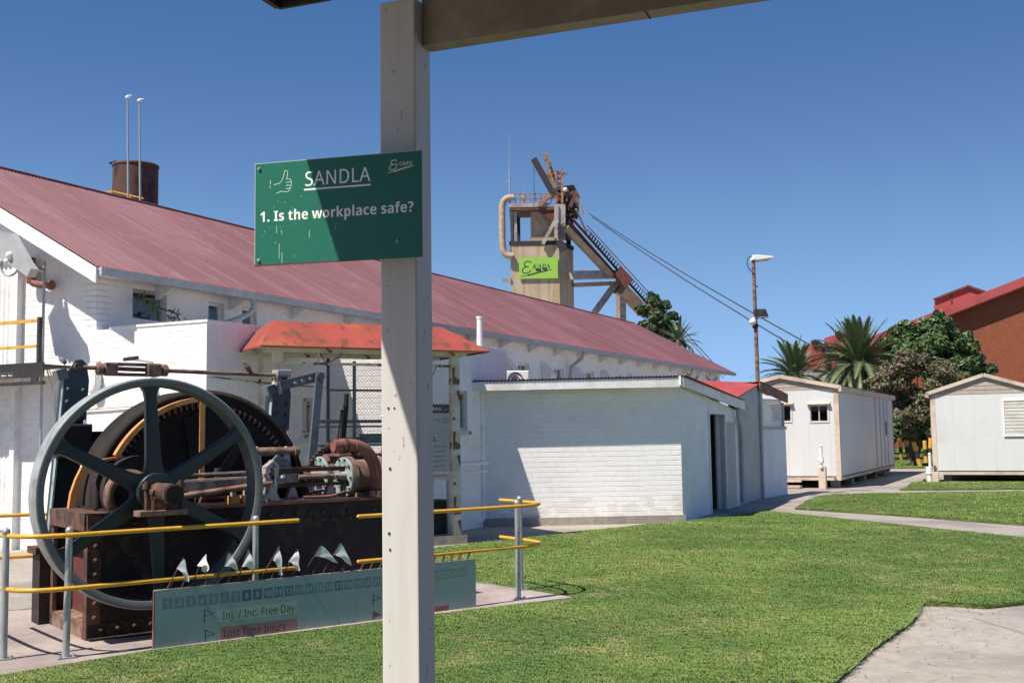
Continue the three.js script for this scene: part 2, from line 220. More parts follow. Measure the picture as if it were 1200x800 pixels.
groundSheet('footpath', [[5.2, 22.65], [5.9, 23.4], [7.4, 20.95], [8.55, 18.6], [10.5, 15], [10.0, 10.6], [9.4, 11.4], [7.5, 16.5]], 0.008, mat.path);

const lawns = [
  [ew(-6, 1.23), ew(-2, 1.015), ew(-0.8, 0.925), ew(0.28, 0.742), ew(3.34, 0.818), ew(4.44, 0.873), [-0.345, 12.12], [-1.95, 14.2], [-1.844, 15.176], [-1.161, 16.191], [0.502, 17.929], [3.106, 20.50], [5.2, 22.55], [7.50, 16.516], [9.4, 11.4], [9.0, 10.55], [4.741, 10.452], [4.30, 10.25], [4.031, 10.42], [3.79, 10.48], [3.52, 9.85], [3.264, 9.388], [2.628, 8.349], [2.033, 7.275], [1.0, 5.4], [0.2, 4.4], [-5, 4.4]],
  [[5.9, 23.36], [6.976, 26.22], [7.5, 27.5], [8.205, 28.29], [10.052, 28.58], [13.025, 28.36], [16, 28.2], [14, 15], [10.55, 15.1], [8.56, 18.64], [7.40, 20.99]],
  [[10.45, 30.05], [11.1, 31.3], [12.2, 33.9], [13.08, 35.2], [18, 35.4], [19, 29.6], [13.56, 29.58]],
  [[13.2, 46.8], [40, 46.8], [70, 120], [10, 120], [12, 60]],
];
const tuft = (() => { const pos = [], nor = []; for (let k = 0; k < 10; k++) { const a = rr(0, 6.28), r = rr(0, 0.032), x = Math.cos(a) * r, z = Math.sin(a) * r, b = rr(0, 6.28), w = rr(0.0022, 0.004), h = rr(0.012, 0.032), l = rr(0.018, 0.045), dx = Math.cos(b), dz = Math.sin(b);
  const p0 = V(x - dz * w, 0, z + dx * w), p1 = V(x + dz * w, 0, z - dx * w), p2 = V(x + dx * l * 0.4 + dz * w * 0.8, h * 0.65, z + dz * l * 0.4 - dx * w * 0.8), p3 = V(x + dx * l * 0.4 - dz * w * 0.8, h * 0.65, z + dz * l * 0.4 + dx * w * 0.8), p4 = V(x + dx * l, h, z + dz * l);
  for (const t of [[p0, p1, p2], [p0, p2, p3], [p3, p2, p4]]) { const n = t[1].clone().sub(t[0]).cross(t[2].clone().sub(t[0])).normalize(); if (n.y < 0) { n.negate(); t.reverse(); } for (const q of t) { pos.push(q.x, q.y, q.z); nor.push(n.x, n.y, n.z); } } }
  const g = new THREE.BufferGeometry(); g.setAttribute('position', new THREE.Float32BufferAttribute(pos, 3)); g.setAttribute('normal', new THREE.Float32BufferAttribute(nor, 3)); return g; })();
const blade = M([1, 1, 1], 0.8);
const lawnNames = [['clipped green lawn in front of the white annexe'], ['narrow lawn strip between the two footpaths'], ['small lawn in front of the cabin with the shutter'], ['far lawn beyond the two white cabins']];
lawns.forEach((poly, li) => {
  groundSheet('lawn', ragged(poly, li ? 0.04 : 0.02), 0.03, mat.turf, 0.03);
  const xs = poly.map((p) => p[0]), ys = poly.map((p) => p[1]), x0 = Math.min(...xs), x1 = Math.max(...xs), y0 = Math.min(...ys), y1 = Math.max(...ys), list = [];
  const cell = [0.1, 0.2, 0.25, 0.5][li];
  for (let x = x0; x < x1; x += cell) for (let y = y0; y < y1; y += cell) {
    if (Math.abs(x) > 0.56 * y + 0.8 || y > 85 || y < 6.2) continue;
    const dens = li === 0 ? Math.min(3700, 3700 * Math.pow(9 / y, 1.6)) : [0, 420, 330, 60][li];
    const want = dens * cell * cell, n = Math.floor(want) + (rnd() < want % 1 ? 1 : 0);
    for (let k = 0; k < n; k++) { const px = x + rnd() * cell, py = y + rnd() * cell; if (inside(poly, px, py)) list.push([px, py]); }
  }
  const im = new THREE.InstancedMesh(tuft, blade, list.length), m4 = new THREE.Matrix4(), q = new THREE.Quaternion(), col = new THREE.Color(), up = V(0, 1, 0);
  list.forEach(([x, y], i) => {
    const big = 1 + Math.max(0, y - 12) * 0.035, patch = fbm(x / 16 + 3, y / 16 + 3, 14, 14, 4, 201), dry = sm(0.62, 0.95, fbm(x / 16 + 3, y / 16 + 3, 40, 40, 3, 202) + (rnd() - 0.5) * 0.45), s = rr(0.7, 1.15) * (0.6 + 0.8 * patch);
    q.setFromAxisAngle(up, rr(0, 6.28));
    m4.compose(V(x, 0.026, -y), q, V(s * big * 0.92, s * Math.min(big, 1.2) * 0.95, s * big * 0.92)); im.setMatrixAt(i, m4);
    const g = mix3(mix3([0.108, 0.192, 0.040], [0.165, 0.250, 0.058], sm(0.3, 0.7, patch)), [0.36, 0.32, 0.14], 0.7 * dry), v = rr(0.72, 1.25);
    im.setColorAt(i, col.setRGB(g[0] * v, g[1] * v, g[2] * v));
  });
  im.name = numbered('grass'); im.userData.kind = 'stuff'; im.userData.label = lawnNames[li][0]; im.userData.category = 'grass'; im.castShadow = im.receiveShadow = true; scene.add(im);
});

{ // dry clippings and grit along the cut edges of the big lawn
  const edge = [[[2.03, 7.25], [3.26, 9.36]], [[3.26, 9.36], [3.8, 10.44]], [[3.8, 10.42], [5.6, 10.42]], [[-1.1, 16.25], [3.1, 20.6]], [[5.9, 22.2], [7.5, 16.6]]], flake = new THREE.BufferGeometry(); flake.setAttribute('position', new THREE.Float32BufferAttribute([0, 0, 0, 0.016, 0.003, 0.003, 0.004, 0.006, 0.012, 0, 0, 0, 0.004, 0.006, 0.012, -0.008, 0.002, 0.008], 3)); flake.computeVertexNormals();
  const n = 420, im = new THREE.InstancedMesh(flake, M([1, 1, 1], 0.9), n), m4 = new THREE.Matrix4(), col = new THREE.Color();
  for (let i = 0; i < n; i++) { const [p, q] = edge[(rnd() * edge.length) | 0], t = rnd(), nx = q[1] - p[1], ny = p[0] - q[0], l = Math.hypot(nx, ny), o = Math.pow(rnd(), 2.2) * 0.7; m4.compose(V(p[0] + (q[0] - p[0]) * t + nx / l * o, 0.009, -(p[1] + (q[1] - p[1]) * t + ny / l * o)), new THREE.Quaternion().setFromEuler(new THREE.Euler(rr(-0.3, 0.3), rr(0, 6.3), rr(-0.3, 0.3))), V(1, 1, 1).multiplyScalar(rr(0.35, 1.1))); im.setMatrixAt(i, m4); const k = rr(0.6, 1.3), g = rnd() < 0.3; im.setColorAt(i, col.setRGB((g ? 0.16 : 0.24) * k, (g ? 0.18 : 0.18) * k, 0.10 * k)); }
  im.name = 'grass_litter'; im.userData.kind = 'stuff'; im.userData.label = 'dry grass clippings and grit scattered along the lawn edge'; im.userData.category = 'litter'; scene.add(im);
}
// ---------------------------------------------------------------- brick and wall builders
// openings: [x0, x1, y0, y1]; wall in its own plane, x along, z out, thickness behind
function solid(w, h, t, openings = []) {
  const xs = [...new Set([0, w, ...openings.flatMap((o) => [o[0], o[1]])])].sort((a, b) => a - b), out = [];
  for (let i = 0; i + 1 < xs.length; i++) { const a = xs[i], b = xs[i + 1]; if (a < -1e-6 || b > w + 1e-6) continue; let y = 0; for (const o of openings.filter((o) => o[0] <= a + 1e-6 && o[1] >= b - 1e-6).sort((p, q) => p[2] - q[2])) { if (o[2] > y) out.push(bx(a, b, y, o[2], -t, 0)); y = o[3]; } if (y < h) out.push(bx(a, b, y, h, -t, 0)); }
  return out;
}
const brickBox = (x0, x1, y0, y1, z) => { const c = 0.003, p = [[x0, y0], [x1, y0], [x1, y1], [x0, y1]], q = [[x0 + 0.001, y0 + c], [x1 - 0.001, y0 + c], [x1 - 0.001, y1 - c], [x0 + 0.001, y1 - c]]; return [q.map((a) => [...a, z]), p.map((a) => [...a, -0.001])]; };
function bricks(w, h, openings = [], top = () => h, course = 0.092, len = 0.232) {
  const pos = [], tri = (a, b, c) => pos.push(...a, ...b, ...c), J = 0.009;
  for (let r = 0; r * course < h - 0.02; r++) {
    const y0 = r * course + J / 2, y1 = Math.min((r + 1) * course, h) - J / 2, ym = (y0 + y1) / 2;
    let spans = [[0, w]]; for (const o of openings) if (o[2] < ym && o[3] > ym) spans = spans.flatMap(([a, b]) => [[a, Math.min(b, o[0])], [Math.max(a, o[1]), b]]).filter(([a, b]) => b - a > 0.03);
    for (const [a, b] of spans) for (let x = a - (r % 2 ? len / 2 : 0); x < b; x += len) {
      const p = Math.max(a, x) + 0.0015, e = Math.min(b, x + len) - 0.0015; if (e - p < 0.03 || top((p + e) / 2) < y1) continue;
      const [f, g] = brickBox(p, e, y0 + rr(-0.001, 0.001), y1 + rr(-0.001, 0.001), rr(0.0030, 0.0046));
      tri(f[0], f[1], f[2]); tri(f[0], f[2], f[3]); for (let k = 0; k < 4; k++) { const n = (k + 1) % 4; tri(g[k], g[n], f[n]); tri(g[k], f[n], f[k]); }
    }
  }
  const g = new THREE.BufferGeometry(); g.setAttribute('position', new THREE.Float32BufferAttribute(pos, 3)); g.computeVertexNormals(); return g;
}
// a wall in a thing's frame; o = its lower left corner seen from outside, turn = about y
function brickWall(parent, name, o, turn, w, h, t, openings = [], m = mat.white) {
  const wall = mesh(name, solid(w, h, t, openings).map((g) => mv(g, ...o, 0, turn, 0)), m, parent);
  mesh('bricks', [mv(bricks(w, h, openings), ...o, 0, turn, 0)], m, wall, { stuff: true });
  return wall;
}
function windowUnit(parent, o, turn, w, h, { frame = mat.whiteTrim, bars = 1, sill = true, deep = 0.1, fw = 0.05 } = {}) {
  const q = (g) => mv(g, ...o, 0, turn, 0);
  const f = mesh('window', [bx(0, w, 0, fw, -deep, -deep + 0.05), bx(0, w, h - fw, h, -deep, -deep + 0.05), bx(0, fw, fw, h - fw, -deep, -deep + 0.05), bx(w - fw, w, fw, h - fw, -deep, -deep + 0.05)].map(q), frame, parent);
  for (let k = 1; k <= bars; k++) mesh('mullion', [q(bx(w * k / (bars + 1) - 0.018, w * k / (bars + 1) + 0.018, fw, h - fw, -deep + 0.005, -deep + 0.045))], frame, f);
  for (let k = 0; k <= bars; k++) { const a = k ? w * k / (bars + 1) + 0.018 : fw, b = k < bars ? w * (k + 1) / (bars + 1) - 0.018 : w - fw; mesh('pane', [q(bx(a, b, fw, h - fw, -deep + 0.02, -deep + 0.026))], mat.glass, f); }
  if (sill) mesh('sill', [q(bx(-0.04, w + 0.04, -0.07, -0.002, -deep, 0.06))], frame, f);
  return f;
}

// ---------------------------------------------------------------- long white building with the red iron roof
const AX = R(26.3);
const houseF = new Frame(-6.3, 16.6, -AX);
const EAVE = 4.2, RIDGE = 6.62, LEN = 34.4;
{
  const t = thing('long_building', 'long white brick building under a faded red corrugated iron roof', 'building', houseF);
  // gable wall, with the sheeted bay at its left
  const gable = mesh('gable_wall', [ext([[-8, 0], [0, 0], [0, EAVE - 0.05], [-4, RIDGE - 0.12], [-8, EAVE - 0.05]], -0.24, 0)], mat.white, t);
  mesh('bricks', [mv(bricks(1.62, 4.6, [], (x) => EAVE - 0.1 + (1.62 - x) * 0.53), -1.62, 0, 0)], mat.white, gable, { stuff: true });
  const bay = mesh('sheet_bay', [lay(corrugated(3.2, 4.35, 0.1, 0.012, 6), [-4.9, 0.3, 0.05], [1, 0, 0], [0, 1, 0])], mat.whiteTrim, t);
  mesh('frame', [bx(-1.70, -1.60, 0, 4.62, 0, 0.12), bx(-4.9, -1.60, 4.55, 4.66, 0.0, 0.13)], mat.whiteTrim, bay);
  // long wall, facing the yard: window openings along it
  const openings = [[0.72, 1.46, 3.55, 4.06], [2.45, 2.85, 3.3, 4.02], [3.33, 3.72, 3.3, 4.02]];
  const winZ = [12.4, 14.55, 16.95, 19.3, 21.8, 24.4]; for (const z of winZ) openings.push([z, z + 0.72, 2.75, 3.6]);
  const wall = mesh('yard_wall', solid(LEN, EAVE - 0.02, 0.24, openings).map((g) => mv(g, 0, 0, 0, 0, Math.PI / 2, 0)), mat.white, t);
  wall.userData.label = 'shaded white brick wall under the eave';
  mesh('bricks', [mv(bricks(5.2, EAVE - 0.05, openings.slice(0, 3)), 0, 0, 0, 0, Math.PI / 2, 0)], mat.white, wall, { stuff: true });
  // mv with turn +90 degrees lays x along -z
  openings.forEach((o, i) => windowUnit(t, [0, o[2], -o[0]], Math.PI / 2, o[1] - o[0], o[3] - o[2], { bars: i < 3 ? 0 : 1, sill: i > 0, deep: 0.14, frame: i ? mat.whiteTrim : mat.greyTrim }));
  mesh('far_wall', [ext([[-8, 0], [-0.3, 0], [-0.3, EAVE - 0.05], [-4, RIDGE - 0.12], [-8, EAVE - 0.05]], -LEN, -LEN + 0.24)], mat.white, t);
  mesh('back_wall', [bx(-8, -7.76, 0, EAVE - 0.05, -LEN + 0.25, -0.25)], mat.white, t);
  // roof: two corrugated slopes
  const sl = Math.hypot(4.55, RIDGE - EAVE), z0 = 0.56, z1 = -LEN - 0.4;
  const roof = mesh('roof', [lay(corrugated(z0 - z1, sl / 2 + 0.05, 0.0762, 0.011, 6, 3), [0.55, EAVE, z0], [0, 0, -1], [-4.55, RIDGE - EAVE, 0]),
    lay(corrugated(z0 - z1, sl / 2, 0.0762, 0.011, 6, 3), [0.55 - 2.275, (EAVE + RIDGE) / 2 + 0.003, z0], [0, 0, -1], [-4.55, RIDGE - EAVE, 0])], mat.roof, t);
  mesh('back_slope', [lay(corrugated(z0 - z1, sl, 0.0762, 0.011, 4), [-8.55, EAVE, z1], [0, 0, 1], [4.55, RIDGE - EAVE, 0])], mat.roof, roof);
  mesh('ridge_cap', [cyl([-4, RIDGE - 0.01, z0], [-4, RIDGE - 0.01, z1], 0.055, 0.055, 10)], mat.rustRed, roof);
  // white bargeboard on the near verge
  const bl = (x) => EAVE + (0.55 - x) * (RIDGE - EAVE) / 4.55;
  mesh('bargeboard', [ext([[0.55, bl(0.55) - 0.25], [0.55, bl(0.55) - 0.02], [-4, RIDGE - 0.02], [-8.55, EAVE - 0.02], [-8.55, EAVE - 0.25], [-4, RIDGE - 0.27]], z0 - 0.05, z0 - 0.015)], mat.whiteTrim, t);
  mesh('soffit', [quad([0.5, bl(0.5) - 0.06, z0 - 0.06], [-4, RIDGE - 0.08, z0 - 0.06], [-4, RIDGE - 0.08, 0], [0.5, bl(0.5) - 0.06, 0])], mat.soffit, t);
  // gutter, fascia and rafter ends
  mesh('gutter', [bx(0.50, 0.62, EAVE - 0.13, EAVE - 0.015, z1, z0 - 0.06)], mat.greyTrim, t);
  mesh('eave_board', [bx(0.02, 0.495, EAVE - 0.06, EAVE - 0.035, z1, -0.02)], mat.whiteTrim, t);
  for (let k = 0; k < 19; k++) mesh('rafter_end', [ext([[0.002, EAVE - 0.28], [0.05, EAVE - 0.28], [0.40, EAVE - 0.10], [0.40, EAVE - 0.065], [0.002, EAVE - 0.065]], -1.2 - k * 1.75 - 0.05, -1.2 - k * 1.75)], mat.whiteTrim, t);
  // buttresses with weathered sloping heads, and downpipes
  for (const z of [13.7, 16.05, 18.35, 20.6, 23.0, 26.4]) mesh('buttress', [ext([[0.002, 0], [0.30, 0], [0.30, 3.35], [0.002, 3.72]], -z - 0.34, -z)], mat.white, t);
  for (const z of [17.9, 28.7]) mesh('downpipe', [tube([[0.55, EAVE - 0.13, -z], [0.5, EAVE - 0.3, -z], [0.12, EAVE - 0.55, -z], [0.1, EAVE - 0.8, -z], [0.1, 0.1, -z]], 0.05, 20)], mat.greyTrim, t);
  mesh('downpipe', [tube([[0.56, EAVE - 0.12, -2.95], [0.56, EAVE - 0.3, -2.95], [0.52, EAVE - 0.42, -2.8], [0.2, EAVE - 0.76, -1.95], [0.10, EAVE - 0.86, -1.7], [0.08, 3.28, -1.6]], 0.05, 26)], mat.greyTrim, t);
  for (const z of [29.6, 32.2]) mesh('cable_loop', [tube([[0.03, EAVE - 0.2, -z], [0.05, EAVE - 0.42, -z - 0.6], [0.05, EAVE - 0.42, -z - 1.1], [0.03, EAVE - 0.2, -z - 1.7]], 0.02, 16, 5)], mat.darkSteel, t);
}
{ // flat-roofed blocks standing against it
  const t = thing('brick_block', 'square white brick block with flat parapet, half in sun, beside the old engine', 'outbuilding', houseF);
  const H = 3.33, W = 2.18, D = 2.85;
  brickWall(t, 'front_wall', [-0.33, 0, 0.012], 0, W + 0.33, H, 0.22);
  const o = [2.2, 2.52, 1.72, 2.3];
  brickWall(t, 'side_wall', [W, 0, -0.21], Math.PI / 2, D - 0.21, H, 0.22, [[o[0] - 0.21, o[1] - 0.21, o[2], o[3]]]);
  windowUnit(t, [W, o[2], -o[0]], Math.PI / 2, o[1] - o[0], o[3] - o[2], { bars: 0, frame: mat.cream });
  mesh('rear_wall', [bx(0.05, W - 0.23, 0, H, -D, -D + 0.2)], mat.white, t);
  mesh('flat_roof', [bx(0.05, W - 0.23, H - 0.25, H - 0.2, -D + 0.2, -0.22)], mat.concrete, t);
  mesh('coping', [bx(0.3, W + 0.02, H, H + 0.035, -0.22, 0.03), bx(W - 0.23, W + 0.02, H, H + 0.035, -D, -0.22)], mat.white, t);
  mesh('string_course', [bx(W + 0.006, W + 0.05, 1.52, 1.58, -D, 0)], mat.white, t);
  mesh('conduit', [tube([[W + 0.03, 2.55, -0.02], [W + 0.03, 2.5, -1.2], [W + 0.03, 2.48, -2.8]], 0.012, 10, 6)], mat.cream, t);
  mesh('surface_pipe', [tube([[-0.3, 2.13, 0.05], [0.9, 2.16, 0.05], [2.2, 2.15, 0.05]], 0.014, 10, 6)], mat.cream, t);
  mesh('surface_pipe', [tube([[-0.3, 1.62, 0.05], [2.2, 1.62, 0.05]], 0.018, 10, 6)], mat.cream, t);
}
{
  const F = houseF;
  const t = thing('brick_block', 'low white brick block with flat roof behind the roofed display shelter', 'outbuilding', F);
  // its front looks towards the engine, its yard side runs on to the annexe
  const a = F.loc(V(-3.05, 0, -18.32)), b = F.loc(V(-1.52, 0, -18.30)), H = 3.3, c = [b.x + 0.0, b.z - 3.2];
  const turn = Math.atan2(-(b.z - a.z), b.x - a.x), w = Math.hypot(b.x - a.x, b.z - a.z);
  brickWall(t, 'front_wall', [a.x, 0, a.z], turn, w, H, 0.2);
  const o = [1.05, 1.45, 1.15, 1.95];
  brickWall(t, 'side_wall', [b.x, 0, b.z - 0.08], Math.PI / 2, 3.1, H, 0.2, [[1.0, 1.5, 1.75, 2.45]]);
  windowUnit(t, [b.x, 1.75, b.z - 1.08], Math.PI / 2, 0.5, 0.7, { bars: 0, frame: mat.cream });
  mesh('flat_roof', [ext([[a.x, -a.z + 0.22], [b.x - 0.2, -b.z + 0.15], [b.x - 0.2, -b.z + 3.2], [0.05, -b.z + 3.2], [0.05, -a.z + 0.22]], -0.05, 0).rotateX(-Math.PI / 2).translate(0, H - 0.2, 0)], mat.concrete, t);
  mesh('rear_wall', [bx(0.05, b.x - 0.22, 0, H, b.z - 3.2, b.z - 3.02)], mat.white, t);
  mesh('string_course', [bx(b.x + 0.006, b.x + 0.06, 1.12, 1.18, b.z - 3.1, b.z - 0.1), bx(b.x + 0.006, b.x + 0.05, 0.98, 1.03, b.z - 3.1, b.z - 0.1)], mat.white, t);
}
// ---------------------------------------------------------------- annexe
const annexF = new Frame(-0.58, 20.3, Math.atan2(0.27, 3.7));
const sideF = new Frame(3.12, 20.57, Math.atan2(0.917, 0.398));
{
  const t = thing('white_annexe', 'low white brick annexe with wavy iron roof edge and deep eave shadow', 'outbuilding', annexF);
  const W = 3.71;
  brickWall(t, 'front_wall', [0, 0.13, 0], 0, W, 2.42, 0.22, [], mat.whiteDirty);
  mesh('plinth', [bx(-0.3, W + 0.03, 0, 0.145, -0.2, 0.09)], mat.concrete, t);
  mesh('fascia', [ext([[-0.30, 2.46], [3.70, 2.49], [3.70, 2.67], [-0.30, 2.62]], 0.36, 0.40)], mat.whiteTrim, t);
  mesh('soffit', [bx(-0.3, 3.66, 2.50, 2.515, 0.0, 0.36)], mat.whiteTrim, t);
  // side wall along the yard, built in the side frame
  const L = (x, y, z) => annexF.loc(sideF.p.clone().addScaledVector(sideF.x, x).addScaledVector(sideF.z, z).setY(y));
  const turn = sideF.th - annexF.th, o = L(0, 0, 0), q = (g) => mv(g, o.x, 0, o.z, 0, turn, 0);
  const wallTop = (x) => 2.55 - x * 0.082;
  const side = mesh('side_wall', [ext([[0.005, 0], [2.22, 0], [2.22, 2.03], [3.62, 2.03], [3.62, 0], [5.0, 0], [5.0, wallTop(5)], [0.005, wallTop(0)]], -0.2, 0)].map(q), mat.white, t);
  side.userData.label = 'smooth plastered side wall in shade';
  mesh('rake_board', [ext([[-0.42, 2.52], [5.25, 2.14], [5.25, 2.35], [-0.42, 2.69]], 0.10, 0.14)].map(q), mat.whiteTrim, t);
  const door = mesh('doorway', [bx(2.16, 2.22, 0, 2.09, -0.1, 0.03), bx(3.62, 3.68, 0, 2.09, -0.1, 0.03), bx(2.22, 3.62, 2.03, 2.09, -0.1, 0.03)].map(q), mat.whiteTrim, t);
  mesh('door_leaf', [cb(2.25, 1.01, -0.48, 0.045, 2.0, 0.8)].map(q), mat.wood, door);
  mesh('side_panel', [bx(3.42, 3.6, 0.02, 2.0, -0.16, -0.12)].map(q), mat.greyTrim, door);
  mesh('side_panel', [bx(3.70, 4.6, 0.04, 1.86, 0.004, 0.03)].map(q), mat.greyTrim, t);
  mesh('room', [bx(2.0, 4.6, 0.004, 0.012, -1.6, -0.2), bx(1.95, 4.6, 0, 2.2, -1.66, -1.6), bx(4.6, 4.66, 0, 2.2, -1.66, -0.2), bx(1.89, 1.95, 0, 2.2, -1.66, -0.2)].map(q), mat.inside, t);
  mesh('downpipe', [tube([[4.55, 2.18, 0.12], [4.62, 2.0, 0.1], [5.05, 1.75, 0.07], [5.12, 1.6, 0.06], [5.12, 0.06, 0.06]], 0.045, 20)].map(q), mat.greyTrim, t);
  // roof sheet: falls away from the front
  const b1 = L(5.2, 2.36, 0.16), b0 = [-0.32 + 2.2, 2.36, -4.9];
  const f0 = V(-0.33, 2.64, 0.425), f1 = V(3.73, 2.695, 0.425), n = 60, per = 6, pos = [], idx = [];
  for (let i = 0; i <= n * per; i++) { const u = i / (n * per), a = f0.clone().lerp(f1, u), b = V(...b0).lerp(b1, u), w = Math.cos(i / per * 2 * Math.PI) * 0.013; pos.push(a.x, a.y + w, a.z, b.x, b.y + w, b.z); if (i) { const k = 2 * i; idx.push(k - 2, k, k + 1, k - 2, k + 1, k - 1); } }
  const g = new THREE.BufferGeometry(); g.setAttribute('position', new THREE.Float32BufferAttribute(pos, 3)); g.setIndex(idx); g.computeVertexNormals();
  mesh('roof', [g], mat.rustRed, t);
  mesh('ceiling', [quad([0, 2.5, -0.1], [3.7, 2.5, -0.1], [b1.x - 0.3, 2.2, b1.z], [b0[0], 2.2, b0[2]])], mat.inside, t);
  mesh('downpipe', [tube([[-0.02, 2.50, 0.12], [-0.02, 2.4, 0.10], [-0.02, 0.12, 0.10]], 0.055, 14), cyl([-0.02, 1.72, 0.10], [-0.02, 1.79, 0.10], 0.072), cb(-0.02, 1.75, 0.04, 0.2, 0.05, 0.05)], mat.whiteTrim, t);
  mesh('tube_light', [bx(0.9, 2.15, 2.425, 2.47, 0.02, 0.07), bx(2.25, 2.75, 2.43, 2.475, 0.02, 0.07)], mat.plastic, t);
  mesh('floor_pipe', [tube([[-0.02, 0.16, 0.1], [-0.08, 0.10, 0.2], [-0.3, 0.08, 0.3], [-0.6, 0.07, 0.32]], 0.05, 14)], mat.plastic, t);
}
{ // grey store beyond it, low red roof, then the screened porch
  const t = thing('grey_store', 'grey rendered store with a small red tin roof beside the annexe door', 'outbuilding', sideF);
  mesh('side_wall', [ext([[5.02, 0], [7.75, 0], [7.75, 2.83], [5.02, 2.41]], -0.2, 0.0)], mat.greyTrim, t);
  mesh('pillar', [bx(7.55, 7.8, 0, 2.72, 0.002, 0.06)], mat.greyTrim, t);
  const ra = V(4.7, 2.66, -1.8), rb = V(7.72, 2.99, -1.8), n = 30, per = 6, pos = [], idx = [];
  for (let i = 0; i <= n * per; i++) { const u = i / (n * per), a = V(4.7, 2.40, 0.03).lerp(V(7.76, 2.87, 0.03), u), b = ra.clone().lerp(rb, u), w = Math.cos(i / per * 2 * Math.PI) * 0.011; pos.push(a.x, a.y + w, a.z, b.x, b.y + w, b.z); if (i) { const k = 2 * i; idx.push(k - 2, k, k + 1, k - 2, k + 1, k - 1); } }
  const g = new THREE.BufferGeometry(); g.setAttribute('position', new THREE.Float32BufferAttribute(pos, 3)); g.setIndex(idx); g.computeVertexNormals();
  mesh('roof', [g], mat.roofRed, t);
  mesh('flashing', [bar([ra.x - 0.1, ra.y + 0.02, -1.82], [rb.x, rb.y + 0.02, -1.82], 0.06, 0.03, [0, 0, 1])], mat.whiteTrim, t);
  mesh('rear_wall', [ext([[4.9, 0], [7.7, 0], [7.7, rb.y - 0.03], [4.9, ra.y - 0.03]], -2.0, -1.84)], mat.white, t);
}
{
  const F = new Frame(6.13, 27.45, Math.atan2(0.845, 0.535)), L = 1.95;
  const t = thing('screened_porch', 'small porch with brown fascia, diamond mesh screen and white brick dwarf wall', 'porch', F);
  brickWall(t, 'dwarf_wall', [0.06, 0, 0], 0, L - 0.06, 1.70, 0.15);
  mesh('wall_cap', [bx(0.05, L + 0.02, 1.70, 1.78, -0.17, 0.03)], mat.greyTrim, t);
  for (const x of [0.1, L]) mesh('post', [bx(x - 0.04, x + 0.04, x < 1 ? 1.78 : 0, 2.6 - x * 0.1, -0.11, -0.03)], mat.greyTrim, t);
  const wires = [], w = L - 0.2, h = 0.7, s = 0.085; for (let k = -h; k < w; k += s) { const a = Math.max(0, k), b = Math.min(w, k + h); if (b - a > 0.01) wires.push(bar([0.14 + a, 1.78 + (a - k), -0.07], [0.14 + b, 1.78 + (b - k), -0.07], 0.02, 0.01, [0, 0, 1]), bar([0.14 + a, 1.78 + h - (a - k), -0.064], [0.14 + b, 1.78 + h - (b - k), -0.064], 0.02, 0.01, [0, 0, 1])); }
  mesh('wire_mesh', wires, mat.whiteTrim, t, { stuff: true });
  mesh('fascia', [bar([-0.02, 2.78, 0.04], [L + 0.12, 2.50, 0.04], 0.22, 0.04, [0, 0, 1])], mat.rustPipe, t);
  mesh('roof', [quad([-0.02, 2.9, 0.08], [L + 0.14, 2.62, 0.08], [L + 0.14, 2.60, -0.5], [-0.02, 2.88, -0.5])], mat.roofRed, t);
}

